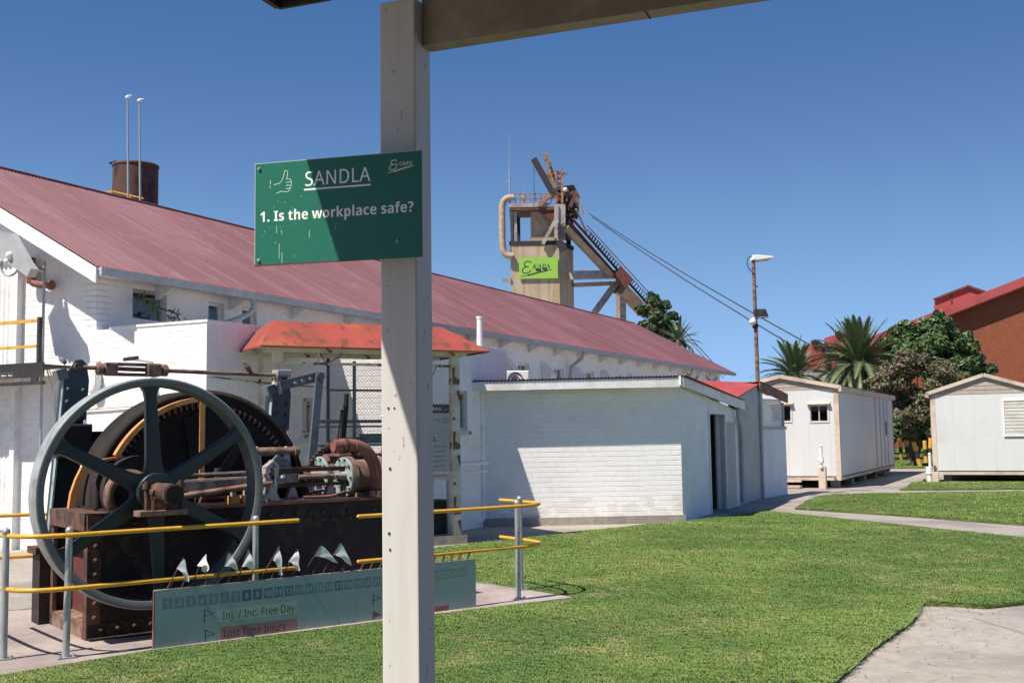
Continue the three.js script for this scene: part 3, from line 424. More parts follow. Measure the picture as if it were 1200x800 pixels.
// ---------------------------------------------------------------- site cabins
function cabin(name, label, F, w, len, y0, y1, apex, opts) {
  const t = thing(name, label, 'cabin', F, 0, 'white site cabins');
  // local x runs right along the front from the left corner, z out of the front, depth behind
  const P = 0.6, wins = opts.windows;
  const front = mesh('front_wall', solid(w, y1 - y0, 0.06, wins.map((o) => [o[0], o[1], o[2] - y0, o[3] - y0])).map((g) => mv(g, 0, y0, 0)), mat.cabin, t);
  for (let x = P; x < w - 0.1; x += P) { const hit = wins.find((o) => x > o[0] - 0.06 && x < o[1] + 0.06); mesh('joint_strip', hit ? [bx(x - 0.012, x + 0.012, y0 + 0.02, hit[2] - 0.08, 0, 0.005), bx(x - 0.012, x + 0.012, hit[3] + 0.06, y1 - 0.02, 0, 0.005)] : [bx(x - 0.012, x + 0.012, y0 + 0.02, y1 - 0.02, 0, 0.005)], mat.cabin, front); }
  const side = mesh('side_wall', [bx(w - 0.06, w, y0, y1, -len, -0.06)], mat.cabin, t);
  mesh('side_wall', [bx(0, 0.06, y0, y1, -len, -0.06)], mat.cabin, t);
  mesh('rear_wall', [bx(0.06, w - 0.06, y0, y1, -len, -len + 0.06)], mat.cabin, t);
  for (const z of opts.ribs ?? []) mesh('rib', [bx(w + 0.001, w + 0.05, y0 + 0.03, y1 - 0.03, -z - 0.08, -z)], mat.cabin, side);
  for (const x of [-0.015, w - 0.125]) for (const z of [0.012, -len + 0.13]) mesh('corner_post', [bx(x, x + 0.14, y0 - 0.03, y1, z - 0.14, z)], mat.cabinTan, t);
  mesh('floor_beam', [bx(-0.01, w + 0.01, y0 - 0.12, y0 - 0.032, -0.1, 0.02), bx(w - 0.09, w + 0.01, y0 - 0.12, y0 - 0.032, -len, -0.1), bx(-0.01, 0.09, y0 - 0.12, y0 - 0.032, -len, -0.1)], mat.cabinTan, t);
  mesh('floor', [bx(0.1, w - 0.1, y0 - 0.06, y0 - 0.03, -len, -0.1)], mat.darkSteel, t);
  const gab = mesh('gable', [ext([[0, y1], [w, y1], [w, y1 + 0.06], [w / 2, apex - 0.03], [0, y1 + 0.06]], -0.05, 0.01)], mat.cabinRoof, t);
  for (let k = 1; k < 4; k++) { const yy = y1 + k * (apex - y1) / 4.4, half = w / 2 * (apex - yy) / (apex - y1 - 0.02); mesh('lap_board', [bx(w / 2 - half + 0.05, w / 2 + half - 0.05, yy - 0.004, yy + 0.008, 0.011, 0.02)], mat.cabinRoof, gab); }
  mesh('verge_trim', [bar([-0.1, y1 + 0.04, 0.07], [w / 2, apex + 0.01, 0.07], 0.11, 0.06, [0, 0, 1]), bar([w / 2, apex + 0.01, 0.07], [w + 0.1, y1 + 0.04, 0.07], 0.11, 0.06, [0, 0, 1])], mat.cabinTan, t);
  mesh('roof', [quad([-0.12, y1 + 0.1, 0.1], [w / 2, apex + 0.07, 0.1], [w / 2, apex + 0.07, -len - 0.1], [-0.12, y1 + 0.1, -len - 0.1]), quad([w / 2, apex + 0.07, 0.1], [w + 0.12, y1 + 0.1, 0.1], [w + 0.12, y1 + 0.1, -len - 0.1], [w / 2, apex + 0.07, -len - 0.1])], mat.cabinRoof, t);
  mesh('eave_trim', [bx(w + 0.04, w + 0.12, y1 - 0.08, y1 + 0.08, -len - 0.1, 0.1), bx(-0.12, -0.04, y1 - 0.08, y1 + 0.08, -len - 0.1, 0.1)], mat.cabinTan, t);
  wins.forEach((o) => {
    const f = windowUnit(t, [o[0], o[2], 0], 0, o[1] - o[0], o[3] - o[2], { bars: 1, deep: 0.05, sill: false, frame: mat.greyTrim, fw: 0.02 });
    mesh('surround', [bx(o[0] - 0.035, o[0], o[2] - 0.035, o[3] + 0.03, 0.002, 0.02), bx(o[1], o[1] + 0.035, o[2] - 0.035, o[3] + 0.03, 0.002, 0.02), bx(o[0], o[1], o[2] - 0.035, o[2], 0.002, 0.02)], mat.cabin, f);
    if (opts.awning) mesh('awning', [extX([[0.002, o[3] + 0.10], [0.12, o[3] + 0.05], [0.12, o[3] + 0.035], [0.002, o[3] + 0.04]], o[0] - 0.08, o[1] + 0.08)], mat.cabinTan, f);
  });
  mesh('inner_lining', [bx(0.3, w - 0.3, y0 + 0.02, y1 - 0.05, -2.4, -2.35), bx(0.06, w - 0.06, y0 + 0.01, y0 + 0.02, -2.35, -0.06)], mat.inside, t);
  for (const x of [0.25, w - 0.35]) for (let z = 0.3; z < len; z += 2.4) mesh('support_block', [bx(x, x + 0.22, 0, y0 - 0.12, -z - 0.35, -z)], mat.concrete, t);
  return t;
}
const cos = Math.cos(AX), sin = Math.sin(AX);
{
  const W = 3.28, F = new Frame(1.06 * 8.842 - W * cos, 1.06 * 29.953 + W * sin, -AX);
  const t = cabin('site_cabin', 'long white site cabin with two small windows under little awnings', F, W, 11.5, 0.346, 2.85, 3.25, { awning: true, ribs: [7.0, 8.05, 9.0, 9.85], windows: [[W - 0.80, W - 0.30, 1.92, 2.38], [W - 1.91, W - 1.36, 1.94, 2.40]] });
  mesh('door_handle', [bx(W + 0.002, W + 0.05, 1.45, 1.95, -9.4, -9.3)], mat.darkSteel, t);
  mesh('step', [bx(0.7, 2.2, 0.02, 0.09, 0.15, 0.5), bx(0.7, 2.2, 0.18, 0.24, 0.1, 0.3)], mat.cabinTan, t);
  mesh('step_rail', [tube([[1.22, 0.02, 0.3], [1.22, 0.75, 0.3], [1.22, 0.95, 0.2], [1.22, 0.98, 0.02]], 0.035, 14)], mat.plastic, t);
  mesh('valve_pipe', [tube([[W + 0.02, 0.2, -6], [W + 0.06, 0.2, -9.5]], 0.05, 8)], mat.darkSteel, t);
}
{
  const F = new Frame(1.04 * (12.7 - 0.25 * cos), 1.04 * (32.8 + 0.25 * sin), -AX), W = 3.12;
  const t = cabin('site_cabin', 'white site cabin with a closed slatted window shutter, on its own lawn', F, W, 7, 0.37, 2.70, 3.26, { windows: [] });
  const sh = mesh('window', [bx(2.04, 2.98, 1.40, 1.44, 0.002, 0.05), bx(2.04, 2.98, 2.46, 2.50, 0.002, 0.05), bx(2.04, 2.08, 1.44, 2.46, 0.002, 0.05), bx(2.94, 2.98, 1.44, 2.46, 0.002, 0.05)], mat.whiteTrim, t);
  for (let k = 0; k < 10; k++) mesh('shutter_slat', [cb(2.51, 1.49 + k * 0.102, 0.025, 0.855, 0.098, 0.014, -0.12)], mat.shutter, sh);
}
// ---------------------------------------------------------------- stand pipes by the cabins
{
  const g = onY(965, 573), t = thing('stand_pipe', 'white tap stand pipe fixed to a tan stump by the cabin front', 'pipe', [g.x, 0, g.z], -AX);
  mesh('stump', [cham(-0.1, 0.1, 0, 0.62, -0.1, 0.1, 0.01)], mat.cabinTan, t);
  mesh('pipe', [cyl([0, 0.6, 0.12], [0, 1.18, 0.12], 0.045), cyl([0, 0.75, 0.12], [0, 0.9, 0.12], 0.075), ball(0, 1.22, 0.12, 0.05)], mat.plastic, t);
  mesh('tap', [cyl([-0.09, 0.82, 0.16], [0.06, 0.82, 0.16], 0.03), bx(-0.015, 0.015, 0.86, 0.95, 0.15, 0.17)], mat.plastic, t);
}
{
  const g = onY(1093, 566), t = thing('stand_pipe', 'thick white pipe stub with tan stump at the shuttered cabin corner', 'pipe', [g.x, 0, g.z], -AX);
  mesh('pipe', [cyl([-0.07, 0, 0], [-0.07, 0.45, 0], 0.075), cyl([-0.04, 0.4, 0], [-0.04, 0.86, 0], 0.04), cyl([-0.07, 0.28, 0], [-0.07, 0.5, 0], 0.1), ball(-0.04, 0.88, 0, 0.05)], mat.plastic, t);
  mesh('stump', [cham(0.02, 0.2, 0, 0.34, -0.08, 0.08, 0.01)], mat.cabinTan, t);
  const v = thing('stop_tap', 'small black valve box sunk at the path edge', 'valve', onY(1084, 565), 0);
  mesh('box', [cyl([0, 0, 0], [0, 0.09, 0], 0.05, 0.04, 10), ball(0, 0.09, 0, 0.03)], mat.darkSteel, v);
}
// ---------------------------------------------------------------- lamp post beyond the store
{
  const b = onZ(888.5, 470, 27.95), t = thing('lamp_post', 'tall thin rusty lamp post with two floodlights behind the store', 'lamp post', [b.x, 0, b.z], 0);
  const top = onZ(883, 304, 27.95).sub(V(b.x, 0, b.z));
  mesh('pole', [cyl([0.02, 0, 0], [top.x, top.y, 0], 0.06, 0.045, 10)], mat.rustTan, t);
  const h1 = mesh('lamp_head', [ext([[-0.06, -0.03], [0.12, -0.04], [0.46, 0.01], [0.5, 0.05], [0.40, 0.07], [0.10, 0.10], [-0.02, 0.10]], -0.14, 0.14, 0.02).translate(top.x, top.y, 0)], mat.plastic, t);
  mesh('lens', [ext([[0.08, -0.06], [0.40, -0.02], [0.40, 0.0], [0.08, -0.03]], -0.11, 0.11).translate(top.x, top.y, 0)], mat.lampGlass, h1);
  mesh('cable', [tube([[top.x, top.y + 0.05, 0.05], [top.x - 0.1, top.y + 0.07, 0.05], [top.x - 0.17, top.y - 0.05, 0.05], [top.x - 0.14, top.y - 0.22, 0.05], [top.x - 0.02, top.y - 0.36, 0.05]], 0.012, 18, 5)], mat.darkSteel, t);
  const y2 = onZ(887, 368, 27.95).y, h2 = mesh('flood_light', [cb(0.12, y2 + 0.0, 0.12, 0.34, 0.22, 0.09, -0.5, 0.35, 0.25)], mat.darkSteel, t);
  mesh('lens', [cb(0.125, y2 - 0.025, 0.165, 0.28, 0.17, 0.02, -0.5, 0.35, 0.25)], mat.lampGlass, h2);
  mesh('bracket', [bar([0, y2 - 0.05, 0], [0.14, y2 + 0.12, 0.06], 0.04, 0.02)], mat.darkSteel, t);
  mesh('camera_dome', [ball(-0.08, y2 - 0.2, 0.08, 0.09), cyl([-0.08, y2 - 0.12, 0.08], [0, y2 - 0.1, 0], 0.03)], mat.plastic, t);
  mesh('clip', [cyl([0, y2 - 0.36, 0], [0, y2 - 0.26, 0], 0.075), cb(0.06, 5.35, 0, 0.08, 0.03, 0.03)], mat.darkSteel, t);
}
// ---------------------------------------------------------------- rust-brown stack behind the ridge, masts on it
{
  const c = onZ(158, 242, 29), r = 26 * 29 / FOCAL, y1 = onZ(158, 194, 29).y;
  const t = thing('iron_stack', 'short wide rusty iron stack rising behind the red ridge', 'stack', [c.x, 0, c.z], 0);
  mesh('drum', [lathe([[r, 4], [r, y1 - 0.06], [r + 0.02, y1 - 0.06], [r + 0.02, y1], [r - 0.03, y1], [r - 0.03, 5]], 40)], mat.stackRust, t);
  mesh('bird_spike', [ball(-r + 0.1, y1 + 0.04, 0.2, 0.06), cb(-r + 0.02, y1 + 0.03, 0.2, 0.12, 0.05, 0.08)], mat.black, t);
  const rail = thing('ridge_handrail', 'yellow handrail on the ridge in front of the rusty stack', 'handrail', [c.x, 0, c.z + r + 0.4], 0);
  const Y = onZ(150, 228, 28).y;
  mesh('rail', [bar([-0.7, Y + 0.02, 0], [-0.25, Y + 0.1, 0], 0.05, 0.05), bar([-0.25, Y + 0.1, 0], [0.55, Y - 0.1, 0], 0.035, 0.035)], mat.yellow, rail);
  mesh('stanchion', [bx(0.17, 0.22, Y - 0.6, Y + 0.02, -0.02, 0.02)], mat.yellow, rail);
  for (const [px, py, pb, lab] of [[149, 115, 236, 'taller thin grey mast with a white lamp in front of the stack'], [163, 119, 240, 'shorter thin grey mast with a white lamp in front of the stack']]) {
    const p = onZ(px, py, 27.6), q = onZ(px + 2, pb + 4, 27.6), m = thing('mast', lab, 'mast', [q.x, 0, q.z], 0, 'masts by the stack');
    mesh('pole', [cyl([0, q.y - 1.2, 0], [p.x - q.x, p.y, 0], 0.035, 0.022, 8)], mat.galv, m);
    mesh('lamp', [ball(p.x - q.x, p.y + 0.02, 0, 0.06, [1, 0.8, 1]), cb(p.x - q.x + 0.05, p.y + 0.07, 0, 0.12, 0.02, 0.05)], mat.plastic, m);
  }
}
// ---------------------------------------------------------------- steel landing against the gable, and the fittings on the wall
{
  const F = houseF, z = 0.7, a = F.atz(50, 424, z), b = F.atz(50, 450, z);
  const t = thing('steel_landing', 'black steel landing with yellow handrails against the gable wall', 'platform', F);
  const x1 = a.x, y1 = a.y, y0 = b.y;
  mesh('edge_plate', [bx(-5, x1, y0 + 0.11, y1, z - 0.03, z)], mat.darkSteel, t);
  mesh('lower_angle', [bx(-5, x1, y0, y0 + 0.05, z - 0.05, z), bx(x1 - 0.25, x1 - 0.12, y0 + 0.05, y0 + 0.11, z - 0.03, z)], mat.darkSteel, t);
  mesh('deck', [bx(-5, x1 - 0.12, y1 - 0.06, y1 - 0.02, 0.08, z - 0.03)], mat.darkSteel, t);
  const pl = F.atz(0, 432, z).x;
  const plate = mesh('name_plate', [bx(pl + 0.01, pl + 0.30, y0 + 0.115, y0 + 0.20, z, z + 0.006)], mat.darkSteel, t);
  const pt = canvasTex(256, 80, (c, w, h) => { c.fillStyle = '#16181a'; c.fillRect(0, 0, w, h); c.strokeStyle = '#9a9a94'; c.lineWidth = 4; c.strokeRect(5, 5, w - 10, h - 10); c.fillStyle = '#cfcabc'; for (const [x, w2, h2] of [[18, 16, 22], [32, 12, 26], [46, 14, 22], [62, 18, 24], [84, 12, 22], [112, 14, 18], [152, 6, 36], [160, 12, 22], [176, 14, 24], [198, 12, 20], [214, 14, 22]]) c.fillRect(x, 56 - h2, w2, h2); });
  const pg = new THREE.PlaneGeometry(0.28, 0.08); pg.translate(pl + 0.155, y0 + 0.157, z + 0.009); mesh('lettering', [pg], M(null, 0.5, { map: pt }), plate, { keepUV: true });
  const r1 = F.atz(42, 375, z), r2 = F.atz(42, 405, z);
  mesh('handrail', [bar([-5, r1.y + 0.02, z - 0.06], [r1.x, r1.y, z - 0.06], 0.045, 0.045)], mat.yellow, t);
  mesh('handrail', [bar([-5, r2.y + 0.02, z - 0.06], [r2.x, r2.y, z - 0.06], 0.04, 0.04)], mat.yellow, t);
  for (const x of [r1.x, r1.x - 1.6, r1.x - 3.2]) mesh('stanchion', [bx(x - 0.025, x + 0.025, y1 - 0.1, r1.y + 0.05, z - 0.09, z - 0.035)], mat.darkSteel, t);
}
{
  const F = houseF, z = 0.75, p = F.atz(38, 320, z), f = F.atz(2, 284, z);
  const t = thing('flood_light', 'large grey floodlight tilted upwards on a bracket at the gable', 'floodlight', F);
  const d = p.clone().sub(f);
  mesh('housing', [between(flat(lathe([[0.0, -0.5], [0.10, -0.5], [0.12, -0.3], [0.17, 0.0], [0.24, 0.42], [0.26, 0.5], [0.22, 0.5], [0.0, 0.3]], 4).rotateY(Math.PI / 4)), p, f)], mat.greyTrim, t);
  mesh('lamp_cap', [ball(p.x - 0.02, p.y + 0.02, z + 0.12, 0.06), ball(p.x - 0.1, p.y - 0.06, z + 0.1, 0.05)], mat.plastic, t);
  mesh('bracket', [mv(new THREE.TorusGeometry(0.14, 0.018, 6, 20), p.x - 0.16, p.y - 0.12, z, 0, 0.3, 0), bar([p.x, p.y - 0.05, z], [p.x + 0.05, p.y - 0.14, 0.3], 0.07, 0.05)], mat.galv, t);
  mesh('pole', [cyl([p.x + 0.05, 0, 0.3], [p.x + 0.05, p.y, 0.3], 0.022, 0.022, 8)], mat.galv, t);
  const d1 = thing('rusty_pipe', 'short rust-brown vent pipe elbow on the gable wall', 'pipe', F);
  const a = F.atz(36, 302, 0.12), b = F.atz(36, 328, 0.12), c = F.atz(60, 334, 0.12);
  mesh('riser', [cyl([a.x, a.y, 0.12], [b.x, b.y - 0.05, 0.12], 0.07)], mat.rustPipe, d1);
  mesh('elbow', [tube([[b.x, b.y + 0.06, 0.12], [b.x + 0.03, b.y - 0.04, 0.12], [b.x + 0.16, b.y - 0.08, 0.12], [c.x, c.y, 0.14]], 0.055, 16, 10), cyl([c.x - 0.03, c.y, 0.14], [c.x + 0.03, c.y, 0.14], 0.075)], mat.rustPipe, d1);
}
{
  const F = houseF, t = thing('cable_bundle', 'bundle of white cables looping down the wall behind the engine post', 'cables', F);
  const P = (px, py, z = 0.07) => F.atz(px, py, z);
  for (const pts of [[[76, 424], [70, 440], [66, 462], [68, 485], [74, 520]], [[75, 426], [66, 448], [63, 470], [66, 500], [70, 540]], [[74, 432], [71, 455], [69, 480], [72, 505]], [[52, 425], [58, 445], [64, 470], [68, 500], [69, 540]], [[72, 440], [73, 470], [72, 490]]])
    mesh('cable', [tube(pts.map(([x, y], i) => P(x, y, 0.06 + (i % 2) * 0.03)), 0.014 + 0.004 * rnd(), 20, 6)], mat.plastic, t);
  mesh('end_cap', [ball(P(76, 424).x, P(76, 424).y, 0.08, 0.035)], mat.darkSteel, t);
  const l = thing('bulkhead_light', 'white oval bulkhead light on the sunlit brick block', 'wall light', F), c = P(109, 443, 0.1);
  mesh('body', [ext(ring(20, (a) => [Math.cos(a) * 0.11 * (1 - 0.2 * Math.sin(a)), Math.sin(a) * 0.23]), 0.03, 0.17, 0.03).translate(c.x, c.y, 0)], mat.plastic, l);
  mesh('back_plate', [bx(c.x - 0.05, c.x + 0.05, c.y - 0.34, c.y + 0.26, 0.015, 0.04)], mat.greyTrim, l);
  const s = thing('small_flood_light', 'small black floodlight on a short white arm over the brick block wall', 'floodlight', F), e = P(153, 420, 0.35);
  mesh('head', [cb(e.x, e.y, e.z, 0.17, 0.05, 0.14, 0.2, 0, 0.03)], mat.darkSteel, s);
  mesh('arm', [bx(e.x + 0.06, e.x + 0.1, e.y - 0.28, e.y - 0.02, 0.02, 0.06), bar([e.x + 0.08, e.y - 0.04, 0.04], [e.x + 0.05, e.y - 0.02, e.z], 0.03, 0.03), ball(e.x + 0.1, e.y - 0.12, 0.08, 0.04)], mat.plastic, s);
  const w = thing('tree_sprig', 'small green sprig growing in front of the dark upper window', 'plant', F), g = F.atx(172, 352, 0.3), lv = [];
  for (const [px, py] of [[172, 352], [178, 358], [168, 350], [185, 360], [207, 370]]) { const q = F.atx(px, py, 0.3); for (let k = 0; k < 16; k++) lv.push(mv(ext([[0, 0], [0.018, 0.04], [0, 0.12], [-0.018, 0.04]], 0, 0.002), q.x + rr(-0.1, 0.1), q.y + rr(-0.06, 0.06), q.z + rr(-0.1, 0.1), rr(0, 6), rr(0, 6), rr(0, 6))); }
  mesh('leaves', lv, M([0.11, 0.17, 0.06], 0.6), w, { stuff: true });
  mesh('stem', [tube([F.atx(160, 350, 0.28), g, F.atx(190, 362, 0.3), F.atx(204, 366, 0.3), F.atx(210, 376, 0.1)], 0.012, 14, 5)], mat.bark, w);
}
// vent pipe and air conditioner on the annexe roof
{
  const t = thing('vent_pipe', 'white plastic vent pipe standing in front of the long red roof', 'pipe', annexF), a = annexF.atz(562, 372, -0.6), b = annexF.atz(563, 431, -0.6);
  mesh('pipe', [tube([[a.x, a.y, -0.6], [a.x, b.y + 0.1, -0.6], [a.x + 0.03, b.y, -0.6], [a.x + 0.05, 2.4, -0.6]], 0.055, 16, 14), cyl([a.x, a.y - 0.02, -0.6], [a.x, a.y + 0.02, -0.6], 0.066)], mat.plastic, t);
  mesh('collar', [cyl([a.x + 0.03, b.y - 0.03, -0.6], [a.x + 0.03, b.y + 0.05, -0.6], 0.075)], mat.plastic, t);
}
{
  const p = annexF.atz(606, 442, -2.6), t = thing('air_conditioner', 'small white air conditioner outdoor unit on the annexe roof', 'air conditioner', annexF);
  mesh('case', [cham(p.x - 0.25, p.x + 0.25, p.y - 0.4, p.y + 0.14, -2.86, -2.6, 0.02)], mat.plastic, t);
  mesh('fan_guard', [mv(new THREE.TorusGeometry(0.15, 0.012, 6, 24), p.x - 0.04, p.y - 0.05, -2.59), mv(new THREE.TorusGeometry(0.08, 0.01, 6, 20), p.x - 0.04, p.y - 0.05, -2.59), cyl([p.x - 0.04, p.y - 0.05, -2.60], [p.x - 0.04, p.y - 0.05, -2.585], 0.04)], mat.darkSteel, t);
}

// ---------------------------------------------------------------- roofed display shelter behind the engine
const shelterF = new Frame(-3.386, 15.82, Math.atan2(1.376, 2.473));
{
  const t = thing('display_shelter', 'display shelter with peeling orange-red hipped tin roof and wire mesh sides', 'shelter', shelterF);
  const L = 2.83, D = 1.0, E0 = 2.96, T = 3.39;
  mesh('plinth', [bx(-0.15, L + 0.15, 0, 0.13, -D - 0.1, 0.1)], mat.concrete, t);
  for (const x of [0, L]) for (const z of [0, -D]) mesh('post', [cham(x - 0.065, x + 0.065, 0.13, E0, z - 0.065, z + 0.065, 0.006)], mat.cream, t);
  mesh('eave_beam', [bx(-0.2, L + 0.2, E0 - 0.06, E0, -0.05, 0.05), bx(-0.2, L + 0.2, E0 - 0.06, E0, -D - 0.05, -D + 0.05), bx(-0.05, 0.05, E0 - 0.05, E0 + 0.01, -D + 0.05, -0.05), bx(L - 0.05, L + 0.05, E0 - 0.05, E0 + 0.01, -D + 0.05, -0.05)], mat.cream, t);
  const o = 0.42, x0 = -0.36, x1 = L + o, z0 = o - 0.02, z1 = -D - o, rx0 = 0.05, rx1 = L - 0.02, rz = -D / 2;
  const roof = mesh('roof', [quad([x0, E0, z0], [x1, E0, z0], [rx1, T, rz + 0.12], [rx0, T, rz + 0.12]), quad([x1, E0, z1], [x0, E0, z1], [rx0, T, rz - 0.12], [rx1, T, rz - 0.12]), quad([x0, E0, z1], [x0, E0, z0], [rx0, T, rz + 0.12], [rx0, T, rz - 0.12]), quad([x1, E0, z0], [x1, E0, z1], [rx1, T, rz - 0.12], [rx1, T, rz + 0.12]), quad([rx0, T, rz + 0.12], [rx1, T, rz + 0.12], [rx1, T, rz - 0.12], [rx0, T, rz - 0.12])], mat.shelterRoof, t);
  mesh('eave_lip', [bx(x0, x1, E0 - 0.025, E0 - 0.002, z0 - 0.02, z0), bx(x0, x1, E0 - 0.025, E0 - 0.002, z1, z1 + 0.02), bx(x0, x0 + 0.02, E0 - 0.025, E0 - 0.002, z1 + 0.02, z0 - 0.02), bx(x1 - 0.02, x1, E0 - 0.025, E0 - 0.002, z1 + 0.02, z0 - 0.02)], mat.shelterRoof, roof);
  for (const k of [0.33, 0.67]) mesh('seam', [bar([x0 + (x1 - x0) * k, E0 + 0.008, z0], [rx0 + (rx1 - rx0) * k, T + 0.008, rz + 0.12], 0.02, 0.012)], mat.shelterRoof, roof);
  mesh('soffit', [bx(x0 + 0.02, x1 - 0.02, E0 + 0.004, E0 + 0.012, z1 + 0.02, z0 - 0.02)], mat.cream, t);
  mesh('mesh_frame', [bx(0.07, L - 0.07, E0 - 0.24, E0 - 0.20, -0.02, 0.02), bx(0.07, L - 0.07, 1.08, 1.12, -0.02, 0.02), bx(0.6, 0.63, E0 - 0.2, E0 - 0.06, -0.01, 0.01), bx(1.9, 1.93, E0 - 0.2, E0 - 0.06, -0.01, 0.01)], mat.cream, t);
  const wires = [], w = L - 0.14, h = 1.62, s = 0.055; for (let k = -h; k < w; k += s) { const a = Math.max(0, k), b = Math.min(w, k + h); if (b - a > 0.01) wires.push(bar([0.07 + a, 1.11 + (a - k), 0.004], [0.07 + b, 1.11 + (b - k), 0.004], 0.003, 0.003), bar([0.07 + a, 1.11 + h - (a - k), -0.004], [0.07 + b, 1.11 + h - (b - k), -0.004], 0.003, 0.003)); }
  mesh('wire_mesh', wires, mat.wire, t, { stuff: true });
  mesh('hanging_wire', [tube([[0.62, E0 - 0.07, 0.06], [0.72, E0 - 0.2, 0.06], [0.9, E0 - 0.12, 0.06], [0.96, E0 - 0.05, 0.06]], 0.008, 14, 5), tube([[2.5, E0 - 0.2, 0.05], [2.45, E0 - 0.34, 0.05], [2.34, E0 - 0.38, 0.05]], 0.007, 12, 5)], mat.darkSteel, t);
  mesh('low_wall', [bx(0.07, L - 0.07, 0.13, 0.62, -D - 0.02, -D + 0.05)], mat.white, t);
  // dark pipe grid standing inside
  const P = (px, py) => shelterF.atz(px, py, -D);
  const p1 = P(415, 420), p2 = P(415, 500), q = P(385, 457), q2 = P(470, 457), u = P(372, 494), u2 = P(470, 494);
  mesh('pipe_grid', [cyl([p1.x, E0 - 0.1, -D], [p2.x, 1.4, -D], 0.028), cyl([q.x, q.y, -D], [q2.x, q.y, -D], 0.018), cyl([u.x, u.y, -D], [u2.x, u.y, -D], 0.026)], mat.slate, t);
}
{ // what stands in and by it
  const F = shelterF, a = F.atz(507, 473, -0.25), b = F.atz(529, 562, -0.25);
  const t = thing('information_panel', 'tall white printed information panel with dark green header beside the shelter post', 'panel', F);
  const w = b.x - a.x + 0.14, h = a.y - b.y, x0 = a.x - 0.14, y0 = b.y;
  mesh('board', [bx(x0, x0 + w, y0, y0 + h, -0.27, -0.255)], mat.whiteTrim, t);
  const ct = canvasTex(256, 1024, (c, W, H) => {
    c.fillStyle = '#c9cbc9'; c.fillRect(0, 0, W, H); c.fillStyle = '#1f2c2c'; c.fillRect(0, 0, W, 120); c.fillStyle = '#dfe3df'; c.font = 'bold 60px sans-serif'; c.fillText('EKAPA', 14, 84, 150); c.strokeStyle = '#dfe3df'; c.lineWidth = 5; c.beginPath(); c.moveTo(170, 86); c.lineTo(240, 60); c.stroke();
    c.fillStyle = '#4a4f50'; for (let k = 0; k < 5; k++) c.fillRect(170, 190 + k * 16, 70, 5); c.strokeStyle = '#333838'; c.lineWidth = 8; c.beginPath(); c.moveTo(50, 270); c.lineTo(110, 200); c.lineTo(150, 230); c.stroke();
    for (let k = 0; k < 5; k++) { c.beginPath(); c.arc(30 + k * 16, 330 + k * 40, 15, 0, 7); c.fill(); } c.lineWidth = 2; c.beginPath(); c.arc(160, 370, 46, 0, 7); c.stroke();
    for (let k = 0; k < 7; k++) { const y = 570 + k * 66; c.fillRect(20, y, 190, 7); c.fillRect(20, y + 16, 130, 4); }
  });
  const g = new THREE.PlaneGeometry(w - 0.02, h - 0.02); g.translate(x0 + w / 2, y0 + h / 2, -0.252); mesh('print', [g], M(null, 0.6, { map: ct }), t, { keepUV: true });
  mesh('leg', [bx(x0 + 0.04, x0 + 0.08, 0.13, y0, -0.27, -0.23)], mat.galv, t); mesh('leg', [bx(x0 + w - 0.08, x0 + w - 0.04, 0.13, y0, -0.27, -0.23)], mat.galv, t);
  const c = F.atz(505, 604, -0.35), k = thing('dark_trough', 'low black steel trough at the foot of the information panel', 'trough', F);
  mesh('body', [cham(c.x - 0.3, c.x + 0.34, 0.13, 0.62, -0.75, -0.32, 0.01)], mat.darkSteel, k);
  mesh('rim', [bx(c.x - 0.32, c.x + 0.36, 0.62, 0.65, -0.77, -0.30)], mat.darkSteel, k);
  const s = thing('green_tin', 'green tin lying on the shelf inside the shelter', 'tin', F), e = F.atz(436, 514, -0.6);
  mesh('body', [cham(e.x - 0.16, e.x + 0.2, e.y - 0.07, e.y + 0.06, -0.75, -0.5, 0.015)], mat.greenTin, s);
  mesh('lid', [bx(e.x - 0.17, e.x + 0.21, e.y + 0.06, e.y + 0.08, -0.76, -0.49)], mat.greenTin, s);
  const d = thing('rusty_chain', 'rusty red chain heap beside the green tin in the shelter', 'chain', F);
  for (let n = 0; n < 8; n++) mesh('link', [mv(new THREE.TorusGeometry(0.035, 0.012, 6, 12), e.x - 0.42 + n * 0.032, e.y - 0.01 + (n % 2) * 0.02, -0.6, n % 2 ? 1.4 : 0.2, 0.3, 0)], mat.rustRed, d);
  const sh = thing('work_shelf', 'grey steel shelf across the inside of the shelter', 'shelf', F);
  mesh('board', [bx(0.9, 2.6, e.y - 0.11, e.y - 0.075, -0.85, -0.35)], mat.slate, sh);
  mesh('rail', [bx(0.9, 2.6, e.y + 0.18, e.y + 0.21, -0.86, -0.84)], mat.slate, sh);
  for (const x of [0.95, 2.55]) mesh('leg', [bx(x - 0.02, x + 0.02, 0.13, e.y - 0.11, -0.8, -0.76)], mat.slate, sh);
}
